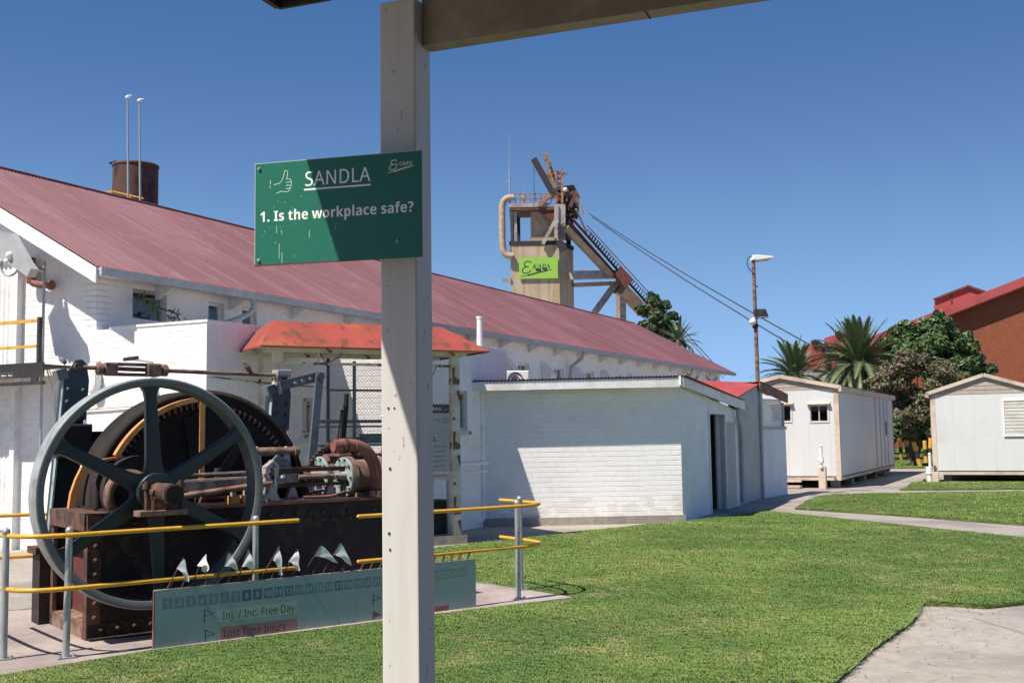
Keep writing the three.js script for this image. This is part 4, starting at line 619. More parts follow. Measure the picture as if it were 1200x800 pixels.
// ---------------------------------------------------------------- white post, beam and corner of the open shelter roof, safety sign
{
  const F = new Frame(-0.479, 4.0, R(-21));
  const t = thing('porch_post', 'cream square steel post carrying a gutter beam and iron roof corner', 'porch', F);
  const W = 0.146, D = 0.135, TOP = 3.27;
  mesh('post', [cham(0, W, -0.02, TOP, -D, 0, 0.006)], mat.postPaint, t);
  for (const [px, py, r] of [[455, 478, 0.005], [462, 478, 0.004], [457, 549, 0.006], [456, 625, 0.006], [457, 644, 0.005]]) { const h = F.atz(px, py, 0); mesh('bolt', [cyl([h.x, h.y, -0.002], [h.x, h.y, 0.003], r, r * 0.8, 10)], mat.rust, t); }
  mesh('foot_plate', [bx(-0.06, W + 0.06, 0.0, 0.012, -D - 0.06, 0.06)], mat.rust, t);
  // channel beam behind the post head, bottom lip towards the yard
  const z = -0.06, B = 3.105;
  const beam = mesh('beam', [bx(W + 0.002, 6.2, B + 0.006, B + 0.30, z - 0.006, z), bx(W + 0.002, 6.2, B, B + 0.006, z - 0.075, z), bx(W + 0.002, 6.2, B + 0.006, B + 0.03, z - 0.075, z - 0.07), bx(W + 0.002, 6.2, B + 0.30, B + 0.306, z - 0.075, z)], mat.soffit, t);
  mesh('joint', [bx(1.0, 1.004, B - 0.003, B, z - 0.075, z + 0.002)], mat.rust, beam);
  // roof: left edge square to the beam
  const cw = onZ(325, 10, 4.11), c = F.loc(V(cw.x, 0, cw.z)), HB = cw.y, DEEP = 6.2;
  const roof = mesh('roof', [lay(corrugated(8.0, DEEP, 0.0762, 0.009, 6), [c.x, HB + 0.14, c.z - 0.02 + DEEP], [1, 0, 0], [0, 0, -1])], mat.soffit, t);
  mesh('verge_flashing', [bx(c.x - 0.01, c.x + 0.012, HB, HB + 0.16, c.z, c.z + DEEP), bx(c.x - 0.01, c.x + 0.1, HB + 0.155, HB + 0.17, c.z, c.z + DEEP)], mat.darkSteel, roof);
  mesh('eave_flashing', [bx(c.x, c.x + 0.23, HB, HB + 0.16, c.z - 0.014, c.z)], mat.darkSteel, roof);
  mesh('eave_sheet', [lay(corrugated(6.2, 0.75, 0.0762, 0.009, 6), [0.16, HB + 0.17, c.z], [1, 0, 0], [0, 0, -1])], mat.soffit, roof);
  for (let k = 0; k < 5; k++) mesh('purlin', [bx(c.x + 0.03, 6.2, HB + 0.05, HB + 0.125, c.z + 0.6 + k * 1.1, c.z + 0.65 + k * 1.1)], mat.soffit, t);
  mesh('post', [cham(5.9, 5.9 + W, -0.02, B, -D, 0, 0.006)], mat.postPaint, t);
  // the building it belongs to: dark brick wall behind the porch, with its door
  const bz = c.z + DEEP - 0.3, bw = 8.0, wall = mesh('house_wall', solid(bw, HB + 0.1, 0.22, [[5.2, 6.1, 0, 2.1]]).map((g) => mv(g, c.x, 0, bz, 0, 0, 0)), mat.brickFar, t);
  mesh('door', [bx(c.x + 5.2, c.x + 6.1, 0, 2.1, bz - 0.14, bz - 0.1)], mat.wood, wall);
  mesh('side_wall', [bx(c.x + bw - 0.22, c.x + bw, 0, HB + 0.1, c.z + 1.6, bz - 0.22)], mat.brickFar, wall);
}
function logo(c, x, y, s, ink) {                                         // hand-lettered E with small capitals and a dashed road under it
  c.save(); c.translate(x, y); c.scale(s, s); c.strokeStyle = c.fillStyle = ink; c.lineCap = 'round'; c.lineJoin = 'round';
  c.lineWidth = 6; c.beginPath(); c.moveTo(58, 12); c.bezierCurveTo(40, 0, 16, 8, 20, 24); c.bezierCurveTo(22, 34, 36, 34, 42, 32); c.bezierCurveTo(14, 34, 0, 54, 12, 64); c.bezierCurveTo(22, 72, 46, 66, 56, 54); c.stroke();
  c.font = 'italic bold 34px serif'; c.fillText('KAPA', 62, 44);
  c.lineWidth = 4; c.beginPath(); c.moveTo(0, 84); c.bezierCurveTo(50, 78, 90, 60, 170, 50); c.stroke(); c.lineWidth = 9; c.setLineDash([14, 9]); c.beginPath(); c.moveTo(40, 78); c.bezierCurveTo(70, 72, 100, 62, 150, 54); c.stroke(); c.setLineDash([]);
  c.restore();
}
{
  const F = new Frame(-0.935, 4.02, R(-14.5)), a = F.atz(302, 195), b = F.atz(496, 302), w = b.x - a.x, y0 = F.atz(300, 314).y, y1 = F.atz(302, 195).y;
  const G = new Frame(-0.935, 3.985, R(-14.5));
  const t = thing('safety_sign', 'green safety sign board asking if the workplace is safe, on the post', 'sign', G);
  mesh('board', [cham(a.x, b.x, y0, y1, -0.004, 0.004, 0.001)], M(null, 0.4, { map: patchy([0.02, 0.12, 0.085], [0.03, 0.13, 0.095], 0.5, 6, 0.4, 0.8, 300) }), t);
  const px = 1536, ct = canvasTex(px, Math.round(px * (y1 - y0) / w), (c, W, H) => {
    c.fillStyle = '#1f6c57'; c.fillRect(0, 0, W, H);
    for (let k = 0; k < 500; k++) { c.fillStyle = `rgba(${rr(30, 70) | 0},${rr(110, 150) | 0},${rr(95, 125) | 0},${rr(0.03, 0.1)})`; c.fillRect(rr(0, W), rr(0, H), rr(4, 90), rr(3, 30)); }
    c.fillStyle = '#f2f3ef'; c.font = '172px sans-serif'; c.textBaseline = 'alphabetic';
    const tw = 610; c.fillText('SANDLA', 470, 232, tw); c.fillRect(466, 256, tw + 6, 15);
    c.font = 'bold 124px sans-serif'; c.fillText('1. Is the workplace safe?', 48, 520, 1420);
    logo(c, 1240, 60, 1.35, '#dfe6df');
    // thumbs-up outline
    c.strokeStyle = '#eef2ec'; c.lineWidth = 4; c.lineJoin = 'round'; c.beginPath(); c.moveTo(180, 200); c.lineTo(235, 190); c.bezierCurveTo(262, 168, 276, 140, 280, 96); c.bezierCurveTo(284, 74, 314, 80, 312, 110); c.bezierCurveTo(312, 132, 304, 146, 302, 156); c.bezierCurveTo(340, 158, 352, 170, 344, 186); c.bezierCurveTo(352, 196, 350, 212, 340, 216); c.bezierCurveTo(346, 230, 340, 242, 330, 244); c.bezierCurveTo(332, 262, 318, 270, 300, 270); c.lineTo(256, 262); c.lineTo(204, 276); c.stroke();
    c.beginPath(); for (const y of [186, 214, 242]) { c.moveTo(296, y); c.lineTo(340, y); } c.moveTo(148, 158); c.lineTo(150, 196); c.moveTo(146, 208); c.lineTo(146, 226); c.stroke();
    // scratches and worn paint along the lower left
    c.fillStyle = 'rgba(225,232,222,0.75)'; for (let k = 0; k < 26; k++) { const x = rr(0, 1) < 0.6 ? rr(20, 280) : rr(280, 900), y = rr(300, H - 20); c.fillRect(x, y, rr(1, 4), rr(3, 30)); } for (const [x, y, l] of [[206, 560, 70], [252, 600, 34], [232, 720, 130], [258, 800, 90], [514, 620, 60]]) c.fillRect(x, y, 5, l);
    c.fillStyle = 'rgba(80,50,30,0.7)'; c.beginPath(); c.arc(1280, 190, 12, 0, 7); c.fill(); c.beginPath(); c.arc(1290, 745, 13, 0, 7); c.fill();
    c.fillStyle = '#b9c2b8'; c.fillRect(0, 0, W, 5); c.fillRect(0, 0, 5, H); c.fillStyle = '#5a4636'; c.fillRect(0, H - 12, W * 0.6, 12);
  });
  const g = new THREE.PlaneGeometry(w, y1 - y0); g.translate((a.x + b.x) / 2, (y0 + y1) / 2, 0.006); mesh('print', [g], M(null, 0.35, { map: ct }), t, { keepUV: true });
  for (const [x, y] of [[a.x + 0.018, y1 - 0.022], [a.x + 0.018, y0 + 0.02], [b.x - 0.09, y1 - 0.045], [b.x - 0.09, y0 + 0.06]]) mesh('screw', [cyl([x, y, 0.005], [x, y, 0.011], 0.0075, 0.006, 12), ball(x, y, 0.011, 0.004)], mat.galv, t);
}

// ---------------------------------------------------------------- the old winding engine
{
  const F = engineF, t = thing('winding_engine', 'old riveted winding engine with large dark green spoked flywheel and black drum', 'engine', F);
  const z = (px, py, k) => F.atz(px, py, k), Y0 = 0.045;
  const rivet = (x, y, zz, dir = 0) => { const g = new THREE.SphereGeometry(0.021, 8, 4, 0, Math.PI * 2, 0, Math.PI / 2); g.rotateX(Math.PI / 2); if (dir) g.rotateY(-Math.PI / 2); g.translate(x, y, zz); return g; };
  // bed of riveted plates
  const BL = 3.25, BD = 1.06, BH = 1.05;
  const bed = mesh('bed_front_plate', [bx(0.02, BL, Y0, BH, -0.02, 0)], mat.rustPlate, t);
  const rv = []; for (let x = 0.11; x < BL; x += 0.135) { rv.push(rivet(x, 0.12, 0.014), rivet(x, 0.965, 0.004)); } for (let y = 0.22; y < 0.95; y += 0.115) rv.push(rivet(0.055, y, 0.014)); for (let x = 1.6; x < BL; x += 0.09) rv.push(rivet(x, 0.90, 0.004));
  mesh('rivets', rv, mat.rust, bed, { stuff: true });
  mesh('bottom_angle', [bx(0.0, BL, Y0, 0.17, 0.001, 0.014), bx(0, BL, Y0, 0.062, 0.014, 0.09)], mat.rustPlate, bed);
  mesh('edge_angle', [bx(0, 0.1, 0.17, BH - 0.02, 0.001, 0.014), bx(-0.012, 0, Y0, BH, -0.085, 0.014)], mat.rust, bed);
  mesh('bed_back_plate', [bx(0.02, BL, Y0, BH, -BD, -BD + 0.02)], mat.rustPlate, t);
  mesh('edge_angle', [bx(-0.012, 0.02, Y0, BH, -BD, -BD + 0.08)], mat.rust, t);
  mesh('end_panel', [bx(0.16, 0.18, Y0, BH, -BD + 0.02, -0.02)], mat.rustRed, t);
  mesh('end_sill', [bx(-0.012, 0.16, Y0, 0.17, -BD + 0.08, -0.085)], mat.rustTan, t);
  mesh('end_header', [bx(-0.03, 0.18, BH - 0.13, BH + 0.012, -BD, -0.02)], mat.rust, t);
  mesh('bed_end_plate', [bx(BL - 0.02, BL, Y0, BH, -BD + 0.02, -0.02)], mat.rustPlate, t);
  mesh('bed_top', [bx(0.18, BL + 0.03, BH, BH + 0.03, -BD - 0.02, 0.03)], mat.rustPlate, t);
  mesh('top_edge', [bx(0.18, BL + 0.03, BH + 0.004, BH + 0.028, 0.031, 0.036)], mat.rustPipe, t);
  mesh('rear_pedestal', [bx(-0.10, 0.10, Y0, 0.66, -BD - 0.26, -BD - 0.02)], mat.rustPlate, t);
  mesh('pedestal_cap', [bx(-0.14, 0.12, 0.66, 0.72, -BD - 0.30, -BD - 0.005)], mat.rust, t);

  // flywheel
  const wz = 0.215, HW = 0.105, wc = F.atz(183, 577, wz + HW), cx = wc.x, cy = wc.y, RO = F.atz(183, 443, wz + HW).y - cy;
  const T = (g) => mv(g, cx, cy, wz);
  const prof = [[RO - 0.065, -HW + 0.02], [RO - 0.06, -HW + 0.004], [RO - 0.02, -HW], [RO - 0.004, -HW], [RO, -HW + 0.008], [RO + 0.004, 0], [RO, HW - 0.008], [RO - 0.004, HW], [RO - 0.02, HW], [RO - 0.06, HW - 0.004], [RO - 0.065, HW - 0.02], [RO - 0.055, 0.05], [RO - 0.055, -0.05], [RO - 0.065, -HW + 0.02]];
  const wheel = mesh('flywheel', [T(lathe(prof, 96).rotateX(Math.PI / 2))], mat.rim, t);
  mesh('tread', [T(lathe([[RO - 0.006, -HW - 0.001], [RO + 0.004, -HW + 0.004], [RO + 0.008, 0], [RO + 0.004, HW - 0.006], [RO - 0.003, HW - 0.004]], 96).rotateX(Math.PI / 2))], mat.tread, wheel);
  for (let k = 0; k < 6; k++) {
    const a = R(93 + 60 * k), r0 = 0.08, r1 = RO - 0.052, h0 = 0.068, h1 = 0.044, pts = [];
    for (let i = 0; i <= 14; i++) { const s = i / 14, f = 0.045 * Math.pow(Math.max(0, (s - 0.86) / 0.14), 2) + 0.06 * Math.pow(Math.max(0, (0.24 - s) / 0.24), 2); pts.push([r0 + (r1 - r0) * s, h0 + (h1 - h0) * s + f]); }
    const outline = [...pts, ...pts.slice().reverse().map(([x, y]) => [x, -y])];
    mesh('spoke', [T(ext(outline, 0.01, 0.085, 0.014).rotateZ(a))], mat.tealDark, wheel);
  }
  mesh('hub', [T(lathe([[0, -0.13], [0.15, -0.13], [0.165, -0.1], [0.165, 0.12], [0.15, 0.14], [0, 0.14]], 32).rotateX(Math.PI / 2))], mat.tealDark, wheel);
  mesh('shaft', [cyl([cx, cy, -0.75], [cx, cy, 0.72], 0.082, 0.082, 28)], mat.rust, wheel);
  mesh('shaft_end', [cyl([cx, cy, 0.72], [cx, cy, 0.73], 0.078, 0.07, 28)], mat.black, wheel);
  const bear = mesh('outer_bearing', [cham(cx - 0.11, cx + 0.11, cy - 0.13, cy - 0.02, 0.43, 0.55, 0.01), mv(new THREE.CylinderGeometry(0.12, 0.12, 0.11, 20, 1, false, -Math.PI / 2, Math.PI), cx, cy - 0.01, 0.49, Math.PI / 2, 0, 0)], mat.rust, t);
  for (const s of [-0.14, 0.14]) mesh('bearing_bolt', [cyl([cx + s, cy - 0.13, 0.49], [cx + s, cy + 0.10, 0.49], 0.02), cyl([cx + s, cy + 0.04, 0.49], [cx + s, cy + 0.08, 0.49], 0.034, 0.034, 6)], mat.rust, bear);
  mesh('bearing_ledge', [cham(cx - 0.22, cx + 0.17, cy - 0.175, cy - 0.13, 0.41, 0.57, 0.008)], mat.rustTan, bear);

  // winding drum behind, geared from the crankshaft
  const dc = z(238, 588, -0.6), dx = dc.x, dy = dc.y, DR = z(238, 457, -0.62).y - dy, D = (g) => mv(g, dx, dy, 0), Q = DR / 1.07;
  const drum = mesh('drum', [D(lathe([[0.1, -1.03], [DR, -1.03], [DR, -0.99], [DR - 0.06, -0.97], [DR - 0.06, -0.72], [DR, -0.70], [DR, -0.58], [DR - 0.05, -0.57], [DR - 0.06, -0.60], [0.1, -0.60]], 72).rotateX(Math.PI / 2))], mat.black, t);
  for (const k of [-0.78, -0.84, -0.90]) mesh('rope_groove', [D(lathe([[DR - 0.06, k - 0.02], [DR - 0.035, k], [DR - 0.06, k + 0.02]], 72).rotateX(Math.PI / 2))], mat.black, drum);
  const teeth = []; for (let k = 0; k < 96; k++) { const a = k / 96 * 6.2832; teeth.push(D(cb(Math.cos(a) * 0.915 * Q, Math.sin(a) * 0.915 * Q, -0.585, 0.05, 0.026, 0.04, 0, 0, a))); }
  mesh('gear_ring', [D(lathe([[0.80 * Q, -0.594], [0.885 * Q, -0.575], [0.885 * Q, -0.60]], 72).rotateX(Math.PI / 2))], mat.black, drum);
  mesh('gear_teeth', teeth, mat.rust, drum, { stuff: true });
  for (let k = 0; k < 8; k++) mesh('drum_arm', [D(cb(Math.cos(k * 0.785 + 0.2) * 0.45, Math.sin(k * 0.785 + 0.2) * 0.45, -0.585, 0.72, 0.09, 0.03, 0, 0, k * 0.785 + 0.2))], mat.black, drum);
  mesh('drum_shaft', [cyl([dx, dy, -1.9], [dx, dy, -0.42], 0.1, 0.1, 20)], mat.rust, drum);
  // ochre guard strips
  const arc = (r0, r1, a0, a1, z0, z1, n = 20) => { const p = []; for (let i = 0; i <= n; i++) { const a = R(a0 + (a1 - a0) * i / n); p.push([Math.cos(a) * r1, Math.sin(a) * r1]); } for (let i = n; i >= 0; i--) { const a = R(a0 + (a1 - a0) * i / n); p.push([Math.cos(a) * r0, Math.sin(a) * r0]); } return ext(p, z0, z1); };
  const guard = mesh('brake_strap', [D(arc(0.955 * Q, 1.0 * Q, 97, 152, -0.54, -0.46, 28))], mat.orange, t);
  const k1 = z(140, 535, -0.5), k2 = z(106, 542, -0.5);
  mesh('strap_link', [bar([k1.x + 0.02, k1.y, -0.5], [k2.x, k2.y, -0.5], 0.022, 0.06, [0, 0, 1])], mat.orange, guard);
  const so = [[95, 547], [88, 561], [82, 578], [78, 604]].map(([u, v]) => z(u, v, -0.9)), si = [[85, 604], [89, 581], [95, 566], [101, 552]].map(([u, v]) => z(u, v, -0.9));
  mesh('brake_strap', [ext([...so, ...si].map((p) => [p.x, p.y]), -0.94, -0.88)], mat.orange, t);
  const v0 = z(237, 470, -0.46), v1 = z(236, 558, -0.46);
  mesh('upright_strip', [bx(v1.x - 0.024, v1.x + 0.024, v1.y - 0.03, v0.y, -0.48, -0.45), bx(v1.x - 0.028, v1.x + 0.2, v1.y - 0.06, v1.y - 0.03, -0.48, -0.40)], mat.orange, t);
  mesh('lubricator', [bx(v1.x - 0.06, v1.x + 0.34, v1.y - 0.10, v1.y - 0.07, -0.5, -0.36), cyl([v1.x + 0.14, v1.y - 0.07, -0.42], [v1.x + 0.14, v1.y + 0.07, -0.42], 0.035), cyl([v1.x + 0.27, v1.y - 0.07, -0.42], [v1.x + 0.27, v1.y - 0.03, -0.42], 0.045, 0.03)], mat.rust, t);
  // pinion side: bearing, springs and pedestals seen through the spokes
  for (let k = 0; k < 3; k++) mesh('spring_hoop', [mv(new THREE.TorusGeometry(0.13, 0.013, 8, 28), 0.24 + k * 0.10, 1.24, -0.22, 0, 0.9, 0)], mat.steel, t);
  mesh('crank_case', [cham(0.16, 0.40, BH + 0.03, 1.36, -0.48, -0.36, 0.02), cyl([0.28, 1.3, -0.48], [0.28, 1.3, -0.34], 0.13)], mat.black, t);
  mesh('crank_disc', [cyl([cx, cy, -0.20], [cx, cy, -0.10], 0.3, 0.3, 36)], mat.black, t);
  mesh('eccentric', [mv(new THREE.TorusGeometry(0.17, 0.045, 10, 30), 0.34, 1.2, -0.05)], mat.rustTan, t);
  mesh('main_bearing', [cham(cx - 0.2, cx + 0.2, BH + 0.03, cy + 0.16, -0.42, -0.22, 0.02), cyl([cx - 0.13, cy + 0.16, -0.32], [cx - 0.13, cy + 0.22, -0.32], 0.03), cyl([cx + 0.13, cy + 0.16, -0.32], [cx + 0.13, cy + 0.22, -0.32], 0.03)], mat.rust, t);
  const tray = []; for (let k = 0; k < 14; k++) tray.push(ball(0.2 + rr(0, 0.7), BH + 0.05, -0.1 - rr(0, 0.25), rr(0.02, 0.045), [1, 0.7, 1], 7)); mesh('bolts', tray, mat.rust, t, { stuff: true });
  mesh('bearing_box', [cham(0.14, 0.46, 1.5, 1.82, -1.62, -1.48, 0.02), cham(0.2, 0.62, 1.45, 1.75, -1.75, -1.62, 0.02)], mat.black, t);

  // rods to the crossheads
  mesh('connecting_rod', [bar([cx + 0.28, cy + 0.02, -0.06], [1.72, 1.27, -0.14], 0.075, 0.05, [0, 0, 1])], mat.steel, t);
  mesh('eccentric_rod', [cyl([0.5, 1.33, -0.24], [1.62, 1.345, -0.24], 0.02)], mat.steel, t);
  mesh('eccentric_rod', [cyl([0.5, 1.27, -0.3], [1.62, 1.29, -0.3], 0.024)], mat.steel, t);
  mesh('eccentric_rod', [cyl([0.6, 1.15, 0.0], [1.62, 1.25, -0.02], 0.027)], mat.rustTan, t);
  mesh('slide_valve_rod', [cyl([1.0, 1.14, -0.1], [1.7, 1.15, -0.1], 0.014), cyl([1.0, 1.18, -0.4], [1.7, 1.2, -0.4], 0.014)], mat.rustPipe, t);
  mesh('oil_box', [bx(1.22, 1.31, BH + 0.03, BH + 0.1, -0.12, 0.0), bx(1.34, 1.43, BH + 0.03, BH + 0.1, -0.12, 0.0)], mat.orange, t);
  mesh('oil_cap', [cyl([1.27, BH + 0.1, -0.06], [1.27, BH + 0.15, -0.06], 0.025), cyl([1.39, BH + 0.1, -0.06], [1.39, BH + 0.15, -0.06], 0.025)], mat.greyPaint, t);

  // valve motion brackets in worn pale grey
  const br = mesh('motion_bracket', [ext([[1.60, BH + 0.03], [1.74, BH + 0.03], [1.70, 1.16], [1.72, 1.40], [1.66, 1.46], [1.58, 1.40], [1.57, 1.16]], -0.14, -0.06, 0.01, [[[1.62, 1.24], [1.67, 1.24], [1.67, 1.36], [1.645, 1.39], [1.62, 1.36]]]), tube([[1.53, BH + 0.05, -0.02], [1.56, 1.12, -0.02], [1.6, 1.18, -0.02], [1.6, 1.28, -0.02], [1.56, 1.33, -0.02]], 0.02, 16)], mat.greyPaint, t);
  mesh('bracket_pin', [cyl([1.54, 1.25, -0.1], [1.78, 1.26, -0.1], 0.028)], mat.greyPaint, br);
  mesh('motion_bracket', [tube([[1.46, 1.20, -0.2], [1.47, 1.30, -0.2], [1.49, 1.34, -0.2], [1.52, 1.30, -0.2], [1.52, 1.14, -0.2]], 0.016, 18)], mat.greyPaint, t);
  const yoke = (x) => ext([[x - 0.06, 1.30], [x + 0.06, 1.30], [x + 0.03, 1.50], [x + 0.05, 1.54], [x, 1.58], [x - 0.05, 1.54], [x - 0.03, 1.50]], -0.5, -0.44, 0.008);
  mesh('rocker_yoke', [yoke(1.68)], mat.greyPaint, t); mesh('rocker_yoke', [yoke(1.98)], mat.greyPaint, t);
  mesh('rocker_shaft', [cyl([1.58, 1.53, -0.47], [2.1, 1.53, -0.47], 0.042, 0.042, 16), cyl([2.06, 1.53, -0.47], [2.11, 1.53, -0.47], 0.058, 0.05, 16), cyl([1.60, 1.53, -0.47], [1.66, 1.53, -0.47], 0.06, 0.06, 16)], mat.rustTan, t);
  mesh('rocker_arm', [ext([[1.70, 1.20], [1.98, 1.20], [1.95, 1.46], [1.86, 1.50], [1.76, 1.40]], -0.44, -0.40, 0.008), bx(1.66, 2.05, 1.2, 1.3, -0.55, -0.46)], mat.slate, t);
  // slide bars and piston rods, two cylinders side by side
  const CY = 1.265, cyls = [[-0.30, 2.5], [-0.84, 2.52]];
  cyls.forEach(([zz, x0], i) => {
    mesh('slide_bar', [bx(1.72, x0 + 0.0, 1.335, 1.375, zz - 0.04, zz + 0.06)], mat.rust, t);
    mesh('slide_bar', [bx(1.74, x0 + 0.0, 1.195, 1.225, zz - 0.04, zz + 0.06)], mat.rust, t);
    mesh('piston_rod', [cyl([2.0, 1.285, zz + 0.05], [x0, 1.285, zz + 0.05], 0.026)], mat.rustTan, t);
    mesh('crosshead', [cham(1.78, 2.02, 1.23, 1.33, zz - 0.05, zz + 0.05, 0.01), ball(1.84, 1.28, zz + 0.06, 0.035)], i ? mat.rust : mat.steel, t);
    mesh('gland', [cyl([x0 - 0.12, 1.285, zz + 0.05], [x0 + 0.02, 1.285, zz + 0.05], 0.034, 0.046)], mat.greyPaint, t);
    const body = mesh('cylinder', [cyl([x0 + 0.03, CY, zz], [x0 + 0.40, CY, zz], 0.17, 0.17, 32), cyl([x0 + 0.03, CY, zz], [x0 + 0.08, CY, zz], 0.205, 0.205, 32), cyl([x0 + 0.34, CY, zz], [x0 + 0.40, CY, zz], 0.205, 0.205, 32)], mat.rustTan, t);
    const hole = (a, r0, w, h) => [[Math.cos(a) * r0 - Math.sin(a) * w, Math.sin(a) * r0 + Math.cos(a) * w], [Math.cos(a) * (r0 + h) - Math.sin(a) * w * 0.4, Math.sin(a) * (r0 + h) + Math.cos(a) * w * 0.4], [Math.cos(a) * (r0 + h) + Math.sin(a) * w * 0.4, Math.sin(a) * (r0 + h) - Math.cos(a) * w * 0.4], [Math.cos(a) * r0 + Math.sin(a) * w, Math.sin(a) * r0 - Math.cos(a) * w]];
    mesh('cylinder_cover', [ext(ring(36, (a) => [Math.cos(a) * 0.198, Math.sin(a) * 0.198]), 0, 0.025, 0.004, [0, 1, 2, 3, 4, 5].map((k) => hole(Math.PI / 2 + k * Math.PI / 3, 0.05, 0.05, 0.1))).rotateY(-Math.PI / 2).translate(x0 + 0.026, CY, zz)], mat.tealLight, body);
    mesh('cover_back', [cyl([x0 + 0.024, CY, zz], [x0 + 0.03, CY, zz], 0.16)], mat.black, body);
    mesh('cover_bolts', ring(10, (a) => cyl([x0 - 0.015, CY + Math.sin(a) * 0.178, zz + Math.cos(a) * 0.178], [x0 + 0.005, CY + Math.sin(a) * 0.178, zz + Math.cos(a) * 0.178], 0.011, 0.014, 6)), mat.rust, body, { stuff: true });
    mesh('cylinder_foot', [bx(x0 + 0.05, x0 + 0.38, BH + 0.03, 1.12, zz - 0.2, zz + 0.2)], mat.rustTan, body);
    mesh('guide_stand', [ext([[1.9, BH + 0.03], [2.02, BH + 0.03], [1.98, 1.195], [1.94, 1.195]], zz - 0.03, zz + 0.03), ext([[2.3, BH + 0.03], [2.42, BH + 0.03], [2.38, 1.195], [2.34, 1.195]], zz - 0.03, zz + 0.03)], i ? mat.rust : mat.greyPaint, t);
    mesh('drain_pipe', [tube([[x0 - 0.5, BH + 0.05, zz + 0.16], [x0 - 0.2, BH + 0.05, zz + 0.16], [x0 - 0.06, BH + 0.08, zz + 0.15], [x0 + 0.02, 1.12, zz + 0.12]], 0.014, 18)], mat.rustPipe, t);
  });
  mesh('steam_chest', [ext([[2.55, 1.36], [3.1, 1.36], [3.1, 1.47], [2.55, 1.47]], -0.66, -0.38, 0.015)], mat.rustTan, t);
  mesh('chest_lid', [bx(2.50, 3.14, 1.47, 1.49, -0.7, -0.34)], mat.rustPipe, t);
  mesh('valve_casing', [ext([[2.93, BH + 0.03], [3.18, BH + 0.03], [3.22, 1.25], [3.12, 1.46], [2.93, 1.46]], -0.62, -0.36, 0.02)], mat.tealDark, t);
  mesh('valve_cover', [cb(3.0, 1.32, -0.345, 0.2, 0.18, 0.03, 0, 0, -0.5)], mat.tealLight, t);
  mesh('drain_cock', [cyl([2.96, 1.09, -0.04], [2.96, 1.15, -0.04], 0.04), cb(2.96, 1.17, -0.04, 0.13, 0.03, 0.03), bx(2.86, 3.2, BH + 0.03, BH + 0.09, -0.12, 0.0)], mat.rustTan, t);
  // reddish steam pipe
  const PZ = 0.0, pp = [[390, 523], [408, 521], [426, 526], [437, 541], [441, 558], [442, 572]].map(([a, b]) => { const p = z(a, b, PZ); return [p.x, p.y, PZ]; });
  const pipe = mesh('steam_pipe', [tube(pp, 0.06, 36, 16), cyl(pp[0], [pp[0][0] + 0.12, pp[0][1], PZ], 0.055, 0.055, 16)], mat.rustPipe, t);
  mesh('pipe_flange', [cyl([pp[0][0] + 0.11, pp[0][1] + 0.002, PZ], [pp[0][0] + 0.15, pp[0][1] + 0.003, PZ], 0.075, 0.075, 18), mv(new THREE.TorusGeometry(0.064, 0.012, 8, 20), pp[2][0] - 0.1, pp[2][1] + 0.01, PZ, 0, Math.PI / 2, 0)], mat.rust, pipe);
  mesh('pipe_stub', [cyl([pp[5][0], pp[5][1] - 0.02, PZ], [pp[5][0], BH + 0.03, PZ], 0.075, 0.08, 16)], mat.rustTan, pipe);
  // toothed reversing quadrant, levers
  const qc = z(398, 565, -0.95), qt = []; for (let k = 0; k <= 24; k++) { const a = R(20 + k * 6.2); qt.push(cb(qc.x + Math.cos(a) * 0.395, qc.y + Math.sin(a) * 0.395, -0.95, 0.03, 0.022, 0.06, 0, 0, a)); }
  const quadr = mesh('quadrant', [arc(0.33, 0.38, 15, 175, -0.98, -0.92, 30).translate(qc.x, qc.y, 0)], mat.black, t);
  mesh('quadrant_teeth', qt, mat.rust, quadr, { stuff: true });
  const l1 = z(405, 475, -0.85), l2 = z(397, 530, -0.85);
  const lev = mesh('reversing_lever', [bar([l1.x, l1.y, -0.85], [l2.x, l2.y - 0.3, -0.85], 0.05, 0.035, [0, 0, 1]), cyl([l1.x, l1.y - 0.02, -0.85], [l1.x + 0.01, l1.y + 0.12, -0.85], 0.026)], mat.black, t);
  mesh('catch_rod', [cyl([l1.x - 0.05, l1.y - 0.06, -0.85], [l2.x - 0.05, l2.y - 0.1, -0.85], 0.01), bar([l1.x - 0.06, l1.y - 0.05, -0.85], [l1.x, l1.y - 0.08, -0.85], 0.02, 0.02)], mat.black, lev);

  // brake posts behind the drum with their riveted heads, and the tie rod
  const bz = -1.62;
  const brakePost = (name, top, foot, w, label) => {
    const a = z(...top, bz), b = z(...foot, bz), d = V(a.x - b.x, a.y - b.y, 0).normalize(), lean = Math.atan2(d.x, d.y);
    const L = Math.hypot(a.x - b.x, a.y - b.y), q = (g) => { g.rotateZ(-lean); g.translate(b.x, b.y, 0); return g; };
    const post = mesh(name, [q(ext([[-w * 0.5, 0], [w * 0.5, 0], [w * 0.42, L - 0.12], [-w * 0.42, L - 0.12]], bz - 0.2, bz, 0.008))], mat.tealDark, t);
    const head = mesh('head_plate', [q(ext([[-w * 0.5, L - 0.52], [w * 0.5, L - 0.52], [w * 0.5, L - 0.14], [w * 0.34, L + 0.02], [w * 0.16, L + 0.06], [-w * 0.1, L + 0.05], [-w * 0.36, L - 0.06], [-w * 0.5, L - 0.14]], bz + 0.001, bz + 0.03, 0.006))], mat.teal, post);
    mesh('head_rivets', [0.1, 0.22, 0.34].flatMap((k) => [-0.3, 0.3].map((s) => { const g = new THREE.SphereGeometry(0.026, 10, 5, 0, 6.3, 0, Math.PI / 2); g.rotateX(Math.PI / 2); g.translate(w * s, L - 0.14 - k, bz + 0.03); return q(g); })), mat.teal, head, { stuff: true });
    mesh('pin', [q(cyl([0, L - 0.02, bz + 0.03], [0, L - 0.02, bz + 0.07], 0.045, 0.04, 16))], mat.rust, head);
